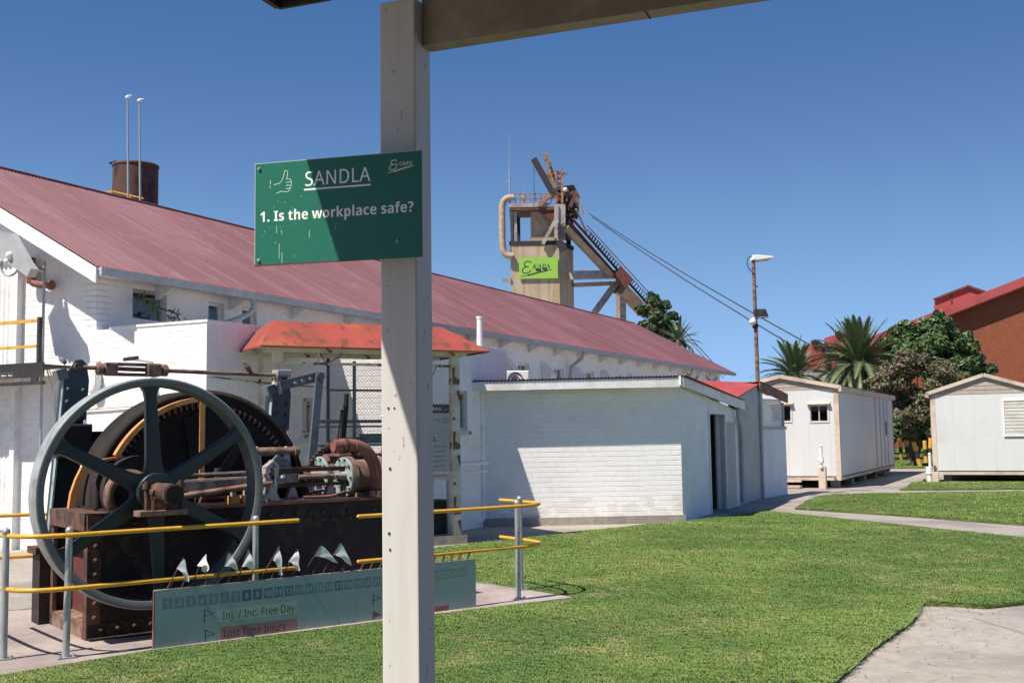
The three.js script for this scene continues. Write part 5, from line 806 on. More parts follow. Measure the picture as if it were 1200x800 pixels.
    mesh('side_plate', [q(ext([[-w * 0.5 - 0.02, 0], [-w * 0.5 - 0.002, 0], [-w * 0.42 - 0.002, L - 0.2], [-w * 0.42 - 0.014, L - 0.2]], bz - 0.05, bz + 0.02))], mat.tealLight, post);
    mesh('cleat', [q(cb(-w * 0.58, L - 0.1, bz - 0.04, 0.1, 0.1, 0.16, 0, 0, 0.35))], mat.rim, post);
    return [a, b];
  };
  const [A] = brakePost('brake_post', [90, 428], [72, 640], 0.235);
  const [B] = brakePost('brake_post', [330, 447], [318, 640], 0.21);
  const ty = A.y - 0.02, y2 = z(322, 440, bz).y;
  const rod = mesh('tie_rod', [cyl([A.x, ty, bz + 0.05], [B.x, y2, bz + 0.05], 0.021, 0.021, 12)], mat.rustTan, t);
  const q1 = z(122, 438, bz).x, q2 = z(183, 438, bz).x, ym = (ty * 2 + y2) / 3;
  mesh('turnbuckle', [bar([q1, ym + 0.05, bz + 0.05], [q2, ym + 0.05, bz + 0.05], 0.03, 0.07, [0, 0, 1]), bar([q1, ym - 0.05, bz + 0.05], [q2, ym - 0.05, bz + 0.05], 0.03, 0.07, [0, 0, 1]), cham(q1 - 0.02, q1 + 0.1, ym - 0.06, ym + 0.06, bz, bz + 0.1, 0.01), cham(q2 - 0.12, q2 + 0.02, ym - 0.06, ym + 0.06, bz, bz + 0.1, 0.01), cyl([q1 - 0.09, ym, bz + 0.05], [q1 - 0.04, ym, bz + 0.05], 0.06, 0.06, 6), cyl([q2 + 0.04, ym, bz + 0.05], [q2 + 0.09, ym, bz + 0.05], 0.06, 0.06, 6)], mat.rustTan, rod);
  mesh('clevis', [cham(B.x - 0.1, B.x + 0.06, y2 - 0.02, y2 + 0.06, bz - 0.04, bz + 0.11, 0.01), bx(B.x - 0.07, B.x - 0.02, y2 - 0.2, y2, bz, bz + 0.06)], mat.greyPaint, rod);
  // bell crank and hanging link
  const c1 = z(338, 451, -1.45), c2 = z(373, 441, -1.45), c3 = z(362, 562, -1.3);
  const bell = mesh('brake_lever', [bar([c1.x - 0.1, c1.y - 0.01, -1.45], [c2.x, c2.y, -1.45], 0.10, 0.03, [0, 0, 1]), cyl([c2.x, c2.y, -1.5], [c2.x, c2.y, -1.38], 0.045, 0.045, 14)], mat.slate, t);
  mesh('hanging_link', [bar([c2.x, c2.y + 0.04, -1.42], [c3.x, BH + 0.05, -1.3], 0.085, 0.035, [0, 0, 1])], mat.slate, bell);
  for (let k = 0; k < 3; k++) { const p = c1.clone().lerp(c2, 0.2 + k * 0.25); mesh('lever_bolt', [cyl([p.x, p.y, -1.435], [p.x, p.y, -1.42], 0.018)], mat.greyPaint, bell); }
}
// ---------------------------------------------------------------- a small bird on the tie rod
{
  const p = engineF.atz(290, 434, -1.57), y = engineF.atz(290, 440.5, -1.57).y;
  const t = thing('bird', 'small brown bird perched on the tie rod of the engine', 'bird', V(0, 0, 0)); t.position.copy(engineF.p.clone().addScaledVector(engineF.x, p.x).addScaledVector(engineF.z, -1.57)).setY(y + 0.025); t.rotation.y = R(35);
  // one skin lofted from tail to beak: [x, y, half height, half width]
  const s = [[0.085, -0.02, 0.002, 0.006], [0.06, -0.004, 0.006, 0.011], [0.035, 0.022, 0.014, 0.014], [0.015, 0.045, 0.026, 0.024], [-0.005, 0.066, 0.030, 0.027], [-0.02, 0.088, 0.024, 0.022], [-0.028, 0.103, 0.018, 0.016], [-0.036, 0.115, 0.019, 0.018], [-0.047, 0.119, 0.014, 0.013], [-0.056, 0.119, 0.006, 0.006], [-0.07, 0.116, 0.001, 0.001]];
  const n = 12, pos = [], idx = [];
  s.forEach(([x, yy, h, w], i) => { const a = s[Math.max(0, i - 1)], b = s[Math.min(s.length - 1, i + 1)], l = Math.hypot(b[0] - a[0], b[1] - a[1]), nx = -(b[1] - a[1]) / l, ny = (b[0] - a[0]) / l; for (let k = 0; k < n; k++) { const c = k / n * 6.2832; pos.push(x + nx * Math.cos(c) * h, yy + ny * Math.cos(c) * h, Math.sin(c) * w); if (i) { const u = (i - 1) * n + k, v = (i - 1) * n + (k + 1) % n; idx.push(u, v, v + n, u, v + n, u + n); } } });
  const g = new THREE.BufferGeometry(); g.setAttribute('position', new THREE.Float32BufferAttribute(pos, 3)); g.setIndex(idx); g.computeVertexNormals();
  mesh('body', [g], M([0.17, 0.12, 0.075], 0.8), t);
  for (const k of [-0.01, 0.01]) mesh('leg', [cyl([0.0, 0.045, k], [-0.002, 0.0, k], 0.0025, 0.0025, 5)], M([0.06, 0.04, 0.03], 0.7), t);
}
// ---------------------------------------------------------------- yellow railings round the slab
const railF = new Frame(-3.359, 8.384, R(37.4));
function railing(label, posts, paths, F = railF) {
  const t = thing('railing', label, 'railing', F, 0, 'yellow railings round the engine slab');
  for (const pts of paths) mesh('rail', [tube(pts, 0.018, 60, 10), ball(...pts[0], 0.018), ball(...pts[pts.length - 1], 0.018)], mat.yellow, t);
  for (const [x, z, lean = 0] of posts) {
    const post = mesh('post', [cyl([x + lean, 0.05, z], [x, 0.965, z], 0.027, 0.025, 14)], mat.galv, t);
    mesh('post_cap', [ball(x, 0.985, z, 0.031, [1, 1, 1], 12)], mat.galv, post);
    mesh('base_plate', [bx(x + lean - 0.07, x + lean + 0.07, 0.045, 0.057, z - 0.05, z + 0.05), cyl([x + lean - 0.05, 0.057, z + 0.03], [x + lean - 0.05, 0.075, z + 0.03], 0.012), cyl([x + lean + 0.05, 0.057, z + 0.03], [x + lean + 0.05, 0.075, z + 0.03], 0.012)], mat.galv, post);
  }
  return t;
}
const both = (f) => [0.955, 0.56].map(f);
railing('yellow rail on three grey posts curving round the flywheel side', [[0.0, 0, -0.01], [-0.386, -0.26, 0], [1.5, 0, 0]], both((y) => [[1.864, y, 0.045], [1.2, y, 0.045], [0.4, y, 0.045], [-0.05, y, 0.04], [-0.25, y, -0.03], [-0.36, y, -0.2], [-0.42, y, -0.5], [-0.45, y, -1.1], [-0.46, y, -1.6]]));
railing('yellow rail with hooked end on two grey posts at the slab corner', [[4.26, 0, 0], [4.70, -0.53, 0]], both((y) => [[2.453, y, 0.045], [3.2, y, 0.045], [4.0, y, 0.045], [4.4, y, 0.03], [4.6, y, -0.08], [4.70, y, -0.28], [4.73, y, -0.5], [4.76, y, -0.95]]));
{
  const a = onY(0, 604, 0.955), b = onY(62, 601.5, 0.955), F = new Frame(b.x, -b.z, Math.atan2(-(b.z - a.z), b.x - a.x));
  railing('straight yellow rail behind the engine, by the white gable wall', [[-1.6, 0], [0.25, 0]], both((y) => [[-3, y, 0.045], [-1, y, 0.045], [0.6, y, 0.045]]), F);
}
// ---------------------------------------------------------------- injury board with its flags
const boardF = new Frame(-2.811, 8.696, R(37.6));
{
  const F = boardF, t = thing('injury_board', 'long low faded injury-free-days board standing in the grass before the engine', 'board', F);
  const L = 3.07, H = 0.484, Z0 = -0.03;
  mesh('panel', [bx(0, L, 0.0, H, Z0, 0)], M(null, 0.55, { map: patchy([0.36, 0.42, 0.42], [0.28, 0.33, 0.33], 1, 6, 0.4, 0.8, 311) }), t);
  mesh('top_edge', [bx(0, L, H, H + 0.006, Z0, 0)], M(null, 0.6, { map: patchy([0.55, 0.30, 0.28], [0.55, 0.55, 0.52], 0.3, 10, 0.4, 0.6, 312) }), t);
  mesh('end_edge', [bx(-0.006, 0, 0, H, Z0, 0)], mat.rustPipe, t);
  const CW = 2048, CH = Math.round(CW * H / L);
  const ct = canvasTex(CW, CH, (c, W, Hh) => {
    c.fillStyle = '#93a8a4'; c.fillRect(0, 0, W, Hh); const m = W / L;               // pixels per metre
    for (let k = 0; k < 500; k++) { c.fillStyle = `rgba(${rr(110, 160) | 0},${rr(140, 172) | 0},${rr(135, 168) | 0},${rr(0.03, 0.12)})`; c.fillRect(rr(0, W), rr(0, Hh), rr(4, 40), rr(10, 120)); }
    for (let k = 0; k < 120; k++) { c.fillStyle = `rgba(70,62,52,${rr(0.04, 0.16)})`; const w = rr(4, 26), h = rr(8, 60); c.fillRect(rr(0, W), Hh - h, w, h); }
    const n = 31, s0 = 0.06 * m, st = (2.985 - 0.06) * m / n, sq = st * 0.86;
    for (let k = 0; k < n; k++) { const fade = [0.38, 0.34, 0.40, 0.36, 0.42, 0.40, 0.44, 0.85, 0.74, 0.60, 0.58, 0.62, 0.42, 0.4, 0.3, 0.42, 0.6, 0.46, 0.42, 0.48, 0.4][k] ?? 0.22; const x = s0 + k * st, y = 0.062 * m; c.fillStyle = `rgba(40,62,88,${fade * 0.8})`; c.fillRect(x, y, sq, 0.088 * m); c.fillStyle = `rgba(190,205,205,${0.35 + fade * 0.4})`; c.font = `bold ${0.062 * m | 0}px sans-serif`; c.textAlign = 'center'; c.textBaseline = 'middle'; c.fillText(String(k + 1), x + sq / 2, y + 0.046 * m, sq * 0.86); }
    c.textAlign = 'left'; c.textBaseline = 'alphabetic';
    const flag = (x, y, fill) => { c.strokeStyle = '#2c3334'; c.lineWidth = 0.008 * m; c.beginPath(); c.moveTo(x, y + 0.105 * m); c.lineTo(x, y); c.stroke(); c.lineWidth = 0.005 * m; c.beginPath(); c.moveTo(x, y); c.lineTo(x + 0.075 * m, y + 0.04 * m); c.lineTo(x, y + 0.055 * m); c.closePath(); if (fill) { c.fillStyle = fill; c.fill(); } c.stroke(); };
    const X = (px, py) => { const p = F.atz(px, py); return [p.x * m, (H - p.y) * m]; };
    const [fx, fy] = X(239, 714), [gx, gy] = X(240, 738), [tx, ty] = X(260, 726), [ux, uy] = X(261, 747);
    flag(fx, fy); flag(gx, gy);
    c.fillStyle = 'rgba(196,206,180,0.45)'; c.fillRect(tx - 0.05 * m, ty - 0.085 * m, X(345, 715)[0] - tx + 0.07 * m, 0.1 * m);
    c.fillStyle = 'rgba(165,85,85,0.62)'; c.fillRect(ux - 0.02 * m, uy - 0.085 * m, X(344, 740)[0] - ux + 0.05 * m, 0.125 * m);
    c.fillStyle = '#262c2d'; c.font = `${0.088 * m | 0}px sans-serif`; c.fillText('Inj. / Inc. Free Day', tx, ty, X(345, 713)[0] - tx); c.fillText('Lost Time Injury', ux, uy, X(335, 737)[0] - ux);
    const [hx, hy] = X(437, 696), [kx, ky] = X(437, 716); flag(hx, hy); flag(kx, ky, '#9c3f44');
    const [jx, jy] = X(526, 718); c.fillStyle = 'rgba(160,60,66,0.75)'; c.fillRect(jx - 0.16 * m, jy - 0.075 * m, 0.16 * m, 0.09 * m); c.fillStyle = '#332a2b'; c.textAlign = 'right'; c.fillText('ury', jx - 0.02 * m, jy - 0.005 * m); c.textAlign = 'left';
  });
  const g = new THREE.PlaneGeometry(L, H); g.translate(L / 2, H / 2, 0.004); mesh('print', [g], M(null, 0.5, { map: ct }), t, { keepUV: true });
  const flags = [[[193, 694], [215, 653], [206, 666], [219, 680]], [[221, 691], [241, 648], [230, 663], [239, 669]], [[249, 688], [268, 647], [262, 664], [279, 667]], [[276, 685], [291, 643], [283, 664], [297, 668]], [[302, 682], [327, 640], [319, 656], [329, 672]], [[326, 680], [349, 643], [337, 658], [348, 667]], [[351, 677], [376, 639], [368, 652], [395, 658]], [[375, 675], [399, 636], [390, 650], [411, 661]]].map((f) => f.map(([a, b]) => { const p = F.atz(a, b, -0.012); return V(p.x, p.y, -0.012); }));
  const taken = flags.map((f) => f[0].x);
  for (let k = 0; k < 31; k++) { const x = 0.12 + k * 0.0955; if (taken.some((v) => Math.abs(v - x) < 0.03)) continue; mesh('peg', [cyl([x, H + 0.004, -0.015], [x + 0.03, H + 0.062, -0.015], 0.009, 0.008, 8)], mat.rust, t); }
  mesh('stake', [bx(0.3, 0.34, -0.02, 0.4, Z0 - 0.04, Z0)], mat.galv, t); mesh('stake', [bx(2.7, 2.74, -0.02, 0.4, Z0 - 0.04, Z0)], mat.galv, t);
  const where = ['over number one', 'curled up over number three', 'over number six', 'over number eight by the post', 'folded narrow over number ten', 'short over number twelve', 'spread wide over number fourteen', 'last one, farthest from number one'];
  flags.forEach(([foot, tip, low, fly], i) => {
    const fl = thing('flag', `white pennant on a stick, ${where[i]} of the injury board`, 'flag', F, 0, 'white flags on the injury board');
    foot.y = H - 0.02; mesh('stick', [cyl(foot, tip, 0.0055, 0.005, 6)], mat.rust, fl);
    const n = 10, pos = [], idx = [], curl = [0.03, 0.055, 0.02, 0.025, 0.03, 0.035, 0.015, 0.02][i];
    for (let a = 0; a <= n; a++) for (let b = 0; b <= 6; b++) { const u = a / n, v = b / 6, p = tip.clone().lerp(low, v).lerp(fly, u); const w = (Math.sin(u * 2.6 + v * 1.2) + 0.35 * Math.sin(u * 9 + v * 4 + i)) * curl * (u + 0.15); pos.push(p.x + w * 0.2, p.y + 0.01 * Math.sin(u * 5), p.z + w); if (a && b) { const k = a * 7 + b; idx.push(k - 8, k - 7, k, k - 8, k, k - 1); } }
    const gg = new THREE.BufferGeometry(); gg.setAttribute('position', new THREE.Float32BufferAttribute(pos, 3)); gg.setIndex(idx); gg.computeVertexNormals();
    mesh('cloth', [gg], M([0.70, 0.74, 0.72], 0.85), fl);
  });
}

// ---------------------------------------------------------------- mine headgear beyond the long building
const HZ = 140, K = HZ / FOCAL;
{
  const P = (px, py, d = 0) => onZ(px, py, HZ + d);
  const t = thing('headgear', 'tall concrete mine headgear with rusty steel top and sloping skip way', 'headgear', V(0, 0, 0));
  // tower: front from 598 to 655, its side to 671
  const fl = P(598, 290), fr = P(655, 290), sr = P(671.5, 290, 4.5), top = P(598, 284).y, tilt = [fl, fr, sr];
  const col = (a, b, y0, y1, d = 0.0) => quad([a.x, y0, a.z + d], [b.x, y0, b.z + d], [b.x, y1, b.z + d], [a.x, y1, a.z + d]);
  const fp = [[fl.x, -fl.z], [fr.x, -fr.z], [sr.x, -sr.z], [sr.x - 6.1, -sr.z + 1.5]];
  mesh('tower', [ext(fp.map(([x, y]) => [x, y]), 0, top - 0.4).rotateX(-Math.PI / 2)], mat.towerConcrete, t);
  const rimp = (o) => { const c = [fp.reduce((s, p) => s + p[0], 0) / 4, fp.reduce((s, p) => s + p[1], 0) / 4]; return fp.map(([x, y]) => [c[0] + (x - c[0]) * (1 + o), c[1] + (y - c[1]) * (1 + o)]); };
  mesh('tower_rim', [ext(rimp(0.03), top - 0.4, top + 0.15).rotateX(-Math.PI / 2)], mat.darkFar, t);
  // open stage above, floor deck on columns
  const deckY = P(600, 247).y, d2 = P(600, 238).y;
  for (const [px, w] of [[600, 0.45], [603.5, 0.5], [655, 0.7]]) { const p = P(px, 260, 0.3); mesh('column', [bx(p.x - w / 2, p.x + w / 2, top, deckY, p.z - 0.4, p.z)], mat.greyFar, t); }
  const b0 = P(607, 260, 4.4), b1 = P(666, 260, 4.4); for (const p of [b0, b1]) mesh('column', [bx(p.x - 0.3, p.x + 0.3, top, deckY, p.z - 0.3, p.z)], mat.darkFar, t);
  const s0 = P(622, 250, 0.9), s1 = P(650, 288, 0.9);
  mesh('sheeted_room', [bx(s0.x, s1.x, top + 0.15, deckY, s1.z - 3, s1.z)], mat.tanFar, t);
  mesh('ore_hopper', [bx(P(645, 0, 1).x, P(667, 0, 1).x, top + 0.9, deckY, P(645, 0, 1).z - 3, P(645, 0, 1).z - 0.2)], mat.rustFar, t);
  const dl = P(597, 240), dr = P(662, 240);
  mesh('deck', [bx(dl.x, dr.x, deckY, deckY + 0.35, dl.z - 4.6, dl.z + 0.5)], mat.rustFar, t);
  mesh('deck_edge', [bx(dl.x - 0.05, P(646, 240).x, deckY + 0.35, deckY + 0.85, dl.z + 0.3, dl.z + 0.55)], mat.greyFar, t);
  mesh('deck_skirt', [ext([[P(625, 0).x, deckY], [P(650, 0).x, deckY], [P(656, 0).x, deckY - 2.2], [P(646, 0).x, deckY - 1.8]], dl.z + 0.0, dl.z + 0.3)], mat.rustRed, t);
  for (let k = 0; k < 9; k++) { const p = P(598 + k * 6, 240); mesh('rail_post', [bx(p.x - 0.05, p.x + 0.05, deckY + 0.85, deckY + 2.1, p.z + 0.3, p.z + 0.4)], mat.rustOrangeFar, t); }
  mesh('deck_rail', [bx(dl.x, P(648, 0).x, deckY + 2.05, deckY + 2.15, dl.z + 0.3, dl.z + 0.4), bx(dl.x, P(648, 0).x, deckY + 1.45, deckY + 1.53, dl.z + 0.3, dl.z + 0.4)], mat.rustOrangeFar, t);
  mesh('machine_box', [bx(P(606, 0).x, P(612, 0).x, deckY + 0.85, deckY + 2.2, dl.z - 1.5, dl.z - 0.5), bx(P(628, 0).x, P(634, 0).x, deckY + 0.85, deckY + 1.7, dl.z - 1.5, dl.z - 0.5)], mat.greyFar, t);
  // dust duct on the left
  const duct = [[601, 300], [594, 299], [590.5, 295], [589, 285], [588.5, 260], [588.5, 243], [590, 236], [595, 232], [602, 231.5]].map(([a, b]) => P(a, b, -0.4));
  mesh('duct', [tube(duct, 0.42, 60, 12)], mat.tanFar, t);
  mesh('stub_beam', [bar(P(589, 328, 0), P(599, 327.5, 0), 0.4, 0.5)], mat.greyFar, t);
  mesh('aerial', [cyl(P(597.5, 238), P(597, 200), 0.14, 0.10, 6), cyl(P(597, 200), P(596.8, 157), 0.07, 0.03, 5), bar(P(592, 213), P(598, 212), 0.12, 0.12), cyl(P(614, 238), P(614, 216), 0.06, 0.04, 5)], mat.galv, t);
  // bracing and hopper leg on the corner
  const br = (a, b, w, m = mat.rustFar, h = w, d0 = -0.5, d1 = d0) => bar(P(...a, d0), P(...b, d1), w, h, [0, 0, 1]);
  mesh('brace', [br([636, 286], [653, 254], 0.45)], mat.greyFar, t);
  mesh('corner_leg', [br([656, 280], [656, 240], 1.4, 0, 1.2), br([653.5, 282], [653.5, 240], 0.25, 0, 0.3, -1.2)], mat.greyFar, t);
  const lat = []; for (let k = 0; k < 3; k++) { lat.push(br([653.5, 279 - k * 6], [661, 274 - k * 6], 0.18, 0, 0.18, -1.3), br([653.5, 274 - k * 6], [661, 279 - k * 6], 0.18, 0, 0.18, -1.35)); }
  mesh('leg_lattice', lat, mat.darkFar, t);
  mesh('chute', [br([655, 283], [661, 293], 0.9, 0, 0.8, -1.6)], mat.darkFar, t);
  // jibs on the top
  const jibMast = mesh('mast', [br([652, 238], [651.5, 199], 0.32, 0, 0.4, -0.6), br([659, 238], [658.5, 198], 0.28, 0, 0.4, -0.6)], mat.rustOrangeFar, t);
  const ml = []; for (let k = 0; k < 6; k++) ml.push(br([652, 236 - k * 6.2], [659, 232 - k * 6.2], 0.2, 0, 0.2, -0.6), br([659, 236 - k * 6.2], [652, 231 - k * 6.2], 0.18, 0, 0.18, -0.65));
  mesh('mast_lattice', ml, mat.rustFar, jibMast);
  mesh('cross_arm', [br([644, 203], [666, 203.5], 0.22)], mat.rustOrangeFar, jibMast);
  const jib = mesh('jib', [br([651, 221], [637, 180], 0.28, 0, 0.35, -0.8), br([652, 214], [640, 179], 0.24, 0, 0.3, 0.6)], mat.rustOrangeFar, t);
  const jl = []; for (let k = 0; k < 8; k++) { const u = k / 8, v = (k + 0.7) / 8, L = (s) => [651 - 14 * s, 221 - 41 * s], Q = (s) => [652.5 - 12.5 * s, 214 - 35 * s]; jl.push(br(L(u), Q(v), 0.16, 0, 0.16, 0), br(Q(u), L(v), 0.16, 0, 0.16, 0)); }
  mesh('jib_lattice', jl, mat.tanFar, jib);
  mesh('jib', [br([649, 228], [625.5, 186], 0.75, 0, 0.6, -0.6)], mat.darkFar, t);
  mesh('jib_stay', [br([641, 203], [650, 214], 0.4, 0, 0.3, -0.3), br([633, 240], [640, 232], 0.55), br([640, 232], [650, 227], 0.6), br([632, 242], [634, 236], 0.4)], mat.rustOrangeFar, t);
  mesh('hoist_rope', [br([625.8, 187], [626, 238], 0.07, 0, 0.07)], mat.darkFar, t);
  mesh('sheave_house', [ext([[P(648, 0).x, P(0, 250).y], [P(673, 0).x, P(0, 262).y], [P(675, 0).x, P(0, 240).y], [P(668, 0).x, P(0, 226).y], [P(650, 0).x, P(0, 228).y]], dl.z - 3.2, dl.z - 0.2)], mat.rustFar, t);
  mesh('sheave', [mv(new THREE.TorusGeometry(0.95, 0.14, 8, 28), P(666, 244).x, P(666, 244).y, dl.z + 0.1), cyl([P(666, 244).x, P(666, 244).y, dl.z], [P(666, 244).x, P(666, 244).y, dl.z + 0.3], 0.25)], mat.rustFar, t);
  mesh('gantry_frame', [br([672, 233], [668, 243], 0.5), br([661, 226], [669, 229], 0.6), br([665, 222], [664, 236], 0.3), br([671, 224], [668, 232], 0.3)], mat.rustFar, t);
  mesh('lamp', [ball(...P(662.5, 222, -1).toArray(), 0.3)], mat.plastic, t);
  // sloping skip way
  const way = mesh('skip_way', [br([665, 259], [792, 403], 0.5, 0, 0.5, 0, 16), br([671, 256.5], [797, 399], 0.28, 0, 0.3, 0, 16), br([668, 262], [795, 405], 0.4, 0, 0.4, 2.6, 18.6)], mat.rustFar, t);
  mesh('back_stay', [br([662, 266], [716, 323], 0.8, 0, 1.0, -0.6, 6), br([728, 338], [755, 366], 1.5, 0, 1.6, 8, 12)], mat.tanFar, t);
  const ties = []; for (let k = 0; k < 40; k++) { const u = k / 40, a = 692 + 104 * u, b = 275 + 119 * u; ties.push(br([a - 1, b + 1.5], [a + 0.8, b - 0.8], 0.13, 0, 2.2, 12 * u + 2, 12 * u + 2)); }
  mesh('tread', ties, mat.darkFar, way, { stuff: true });
  mesh('hand_rail', [br([688, 264], [850, 440], 0.12, 0, 0.12, 3, 22), br([688, 268.5], [848, 443], 0.1, 0, 0.1, 3, 22)], mat.greyFar, way);
  mesh('access_ladder', [br([675, 245], [689, 275], 0.18, 0, 0.5, -0.6, 1)], mat.tanFar, t);
  const wm = []; for (let k = 0; k < 8; k++) wm.push(br([672 + k * 1.6, 236 + k * 2], [676 + k * 1.8, 232 + k * 2.6], 0.08, 0, 0.08), br([676 + k * 1.2, 232 + k * 3], [682 + k * 0.6, 238 + k * 2.6], 0.08, 0, 0.08)); mesh('safety_mesh', wm, mat.wire, t, { stuff: true });
  // trestle under it
  mesh('gusset', [ext([[719, 324], [726, 314], [740, 331], [731, 340]].map(([x, y]) => { const q = P(x, y, 6); return [q.x, q.y]; }), P(712, 0, 6).z, P(712, 0, 6).z + 2.2)], mat.rustRed, t);
  const tr = mesh('trestle', [br([671, 322.5], [725, 321.5], 1.0, 0, 0.9, -0.3, 8), br([671, 334], [716, 332], 0.5, 0, 0.6, 4, 8), br([697, 366], [727, 325], 0.9, 0, 0.9, 6, 9), br([730.5, 395], [730, 327], 0.75, 0, 0.8, 9, 9), br([725, 395], [725, 340], 0.8, 0, 0.6, 12, 12)], mat.greyFar, t);
  mesh('hanger', [cyl(P(723, 335, 9), P(724, 343, 9), 0.9, 0.6, 10)], mat.darkFar, t);
  // lime green name board
  const sa = P(608, 302, -0.2), sb = P(654, 326, -0.2), w = sb.x - sa.x, h = sa.y - sb.y;
  const board = mesh('name_board', [bx(sa.x, sb.x, sb.y, sa.y, sa.z - 0.05, sa.z + 0.05)], M([0.27, 0.48, 0.08], 0.6), t, { label: 'lime green name board on the tower' });
  const ct = canvasTex(512, 264, (c, W, H) => { c.fillStyle = '#8dbd48'; c.fillRect(0, 0, W, H); logo(c, 24, 34, 2.4, '#2c3327'); c.fillStyle = '#1d2733'; c.fillRect(220, 140, 70, 34); c.fillRect(310, 128, 60, 30); });
  const g = new THREE.PlaneGeometry(w, h); g.translate((sa.x + sb.x) / 2, (sa.y + sb.y) / 2, sa.z + 0.07); mesh('lettering', [g], M(null, 0.6, { map: ct }), board, { keepUV: true });
}
{ // winder ropes
  const a = onZ(688, 248, HZ), ropes = [[[690, 250], [962, 411], 'upper of two thin winder ropes running from headgear to red gables'], [[694, 254], [944, 414], 'lower of two thin winder ropes running from headgear to red gables']];
  for (const [s, e, lab] of ropes) { const p = onZ(...s, HZ), q = onZ(...e, 84), m = p.clone().lerp(q, 0.5); m.y -= 0.35; tag(mesh('winder_rope', [tube([p, p.clone().lerp(q, 0.25).add(V(0, -0.25, 0)), m, p.clone().lerp(q, 0.75).add(V(0, -0.25, 0)), q], 0.055, 40, 5)], mat.darkFar), lab, 'rope', 'winder ropes'); }
}
// ---------------------------------------------------------------- brick hall with red roof at the right
{
  const F = new Frame(onZ(1080, 500, 92).x, 92, R(-20)), A = (px, py, z = 0) => F.atz(px, py, z);
  const t = thing('brick_hall', 'big orange brick hall with bright red metal roof and rooftop monitor', 'building', F);
  const p0 = A(1040, 400), p1 = A(1200, 338), sl = (p1.y - p0.y) / (p1.x - p0.x), yAt = (x) => p0.y + (x - p0.x) * sl, xr = p1.x + 9, xe = xr + (xr - p0.x);
  mesh('gable_wall', [ext([[p0.x, 0], [xe, 0], [xe, yAt(p0.x)], [xr, yAt(xr)], [p0.x, yAt(p0.x)]], -0.4, 0)], mat.brickFar, t);
  mesh('side_wall', [bx(p0.x, p0.x + 0.4, 0, yAt(p0.x) - 0.1, -30, -0.4)], mat.brickFar, t);
  const x0 = p0.x - 2.2;
  mesh('roof', [ext([[x0, yAt(x0) + 0.1], [xr, yAt(xr) + 0.1], [xr, yAt(xr) + 0.85], [x0, yAt(x0) + 0.85]], -30, 1.0)], mat.roofRed, t);
  mesh('far_slope', [ext([[xr, yAt(xr) + 0.1], [xe + 2.2, yAt(x0) + 0.1], [xe + 2.2, yAt(x0) + 0.85], [xr, yAt(xr) + 0.85]], -30, 1.0)], mat.roofRed, t);
  mesh('soffit', [ext([[x0 + 1, yAt(x0 + 1) - 0.0], [xr, yAt(xr) - 0.0], [xr, yAt(xr) + 0.09], [x0 + 1, yAt(x0 + 1) + 0.09]], -0.1, 0.9)], mat.roofRed, t);
  const a = A(1096, 366, -4), b = A(1096, 351, -4), c = A(1135, 336, -4), d = A(1158, 344, -4), e = A(1158, 352, -4);
  const mon = mesh('roof_monitor', [ext([[a.x, a.y - 1.6], [d.x, e.y - 0.5], [d.x, d.y], [c.x, c.y], [b.x, b.y]], -9, -4)], mat.roofRed, t);
  mesh('monitor_edge', [bar([b.x - 0.1, b.y, -3.9], [c.x, c.y + 0.05, -3.9], 0.18, 0.3, [0, 0, 1]), bar([c.x, c.y + 0.05, -3.9], [d.x + 0.1, d.y, -3.9], 0.18, 0.3, [0, 0, 1])], mat.rustRed, mon);
  const sb = A(1115, 345, -4); mesh('monitor_corner', [bx(sb.x - 0.06, sb.x + 0.06, sb.y - 1.4, sb.y - 0.05, -3.99, -3.93)], mat.rustRed, mon);
}
for (const [pts, jamb, lab] of [[[[951, 430], [951, 402.5], [956, 401], [979, 415], [979, 430]], [952.5, 403, 429], 'red gabled roof vent, the lower of two behind the palms'], [[[979, 420], [979, 392], [984, 390.5], [1007, 408], [1007, 420]], [980.5, 392, 412], 'red gabled roof vent, the higher of two beside the palm fronds']]) {
  const t = thing('roof_vent', lab, 'roof vent', V(0, 0, 0), 0, 'red roof vents'), q = pts.map(([a, b]) => onZ(a, b, 84));
  mesh('side', [ext([[q[0].x, q[1].y - 2.0], [q[1].x, q[1].y], [q[2].x, q[2].y], [q[3].x, q[3].y], [q[4].x, q[1].y - 2.0]], -3, 0).translate(0, 0, -84)], mat.roofRed, t);
  mesh('base', [bx(q[0].x, q[4].x, 0, q[1].y - 2.0, -86.9, -84.1)], mat.greyFar, t);
  mesh('trim', [bar([q[1].x, q[1].y + 0.05, -83.9], [q[2].x, q[2].y + 0.05, -83.9], 0.3, 0.3), bar([q[2].x, q[2].y + 0.05, -83.9], [q[3].x, q[3].y + 0.05, -83.9], 0.22, 0.3), bar([onZ(jamb[0], 0, 84).x - 0.05, q[1].y, -83.9], [onZ(jamb[0], 0, 84).x - 0.05, q[1].y - 2.2, -83.9], 0.22, 0.3)], mat.darkFar, t);
}
// ---------------------------------------------------------------- trees and palms
function limbs(parent, m, list) { for (const [p, q, r0, r1] of list) mesh('limb', [cyl(p, q, r0, r1, 8)], m, parent); }
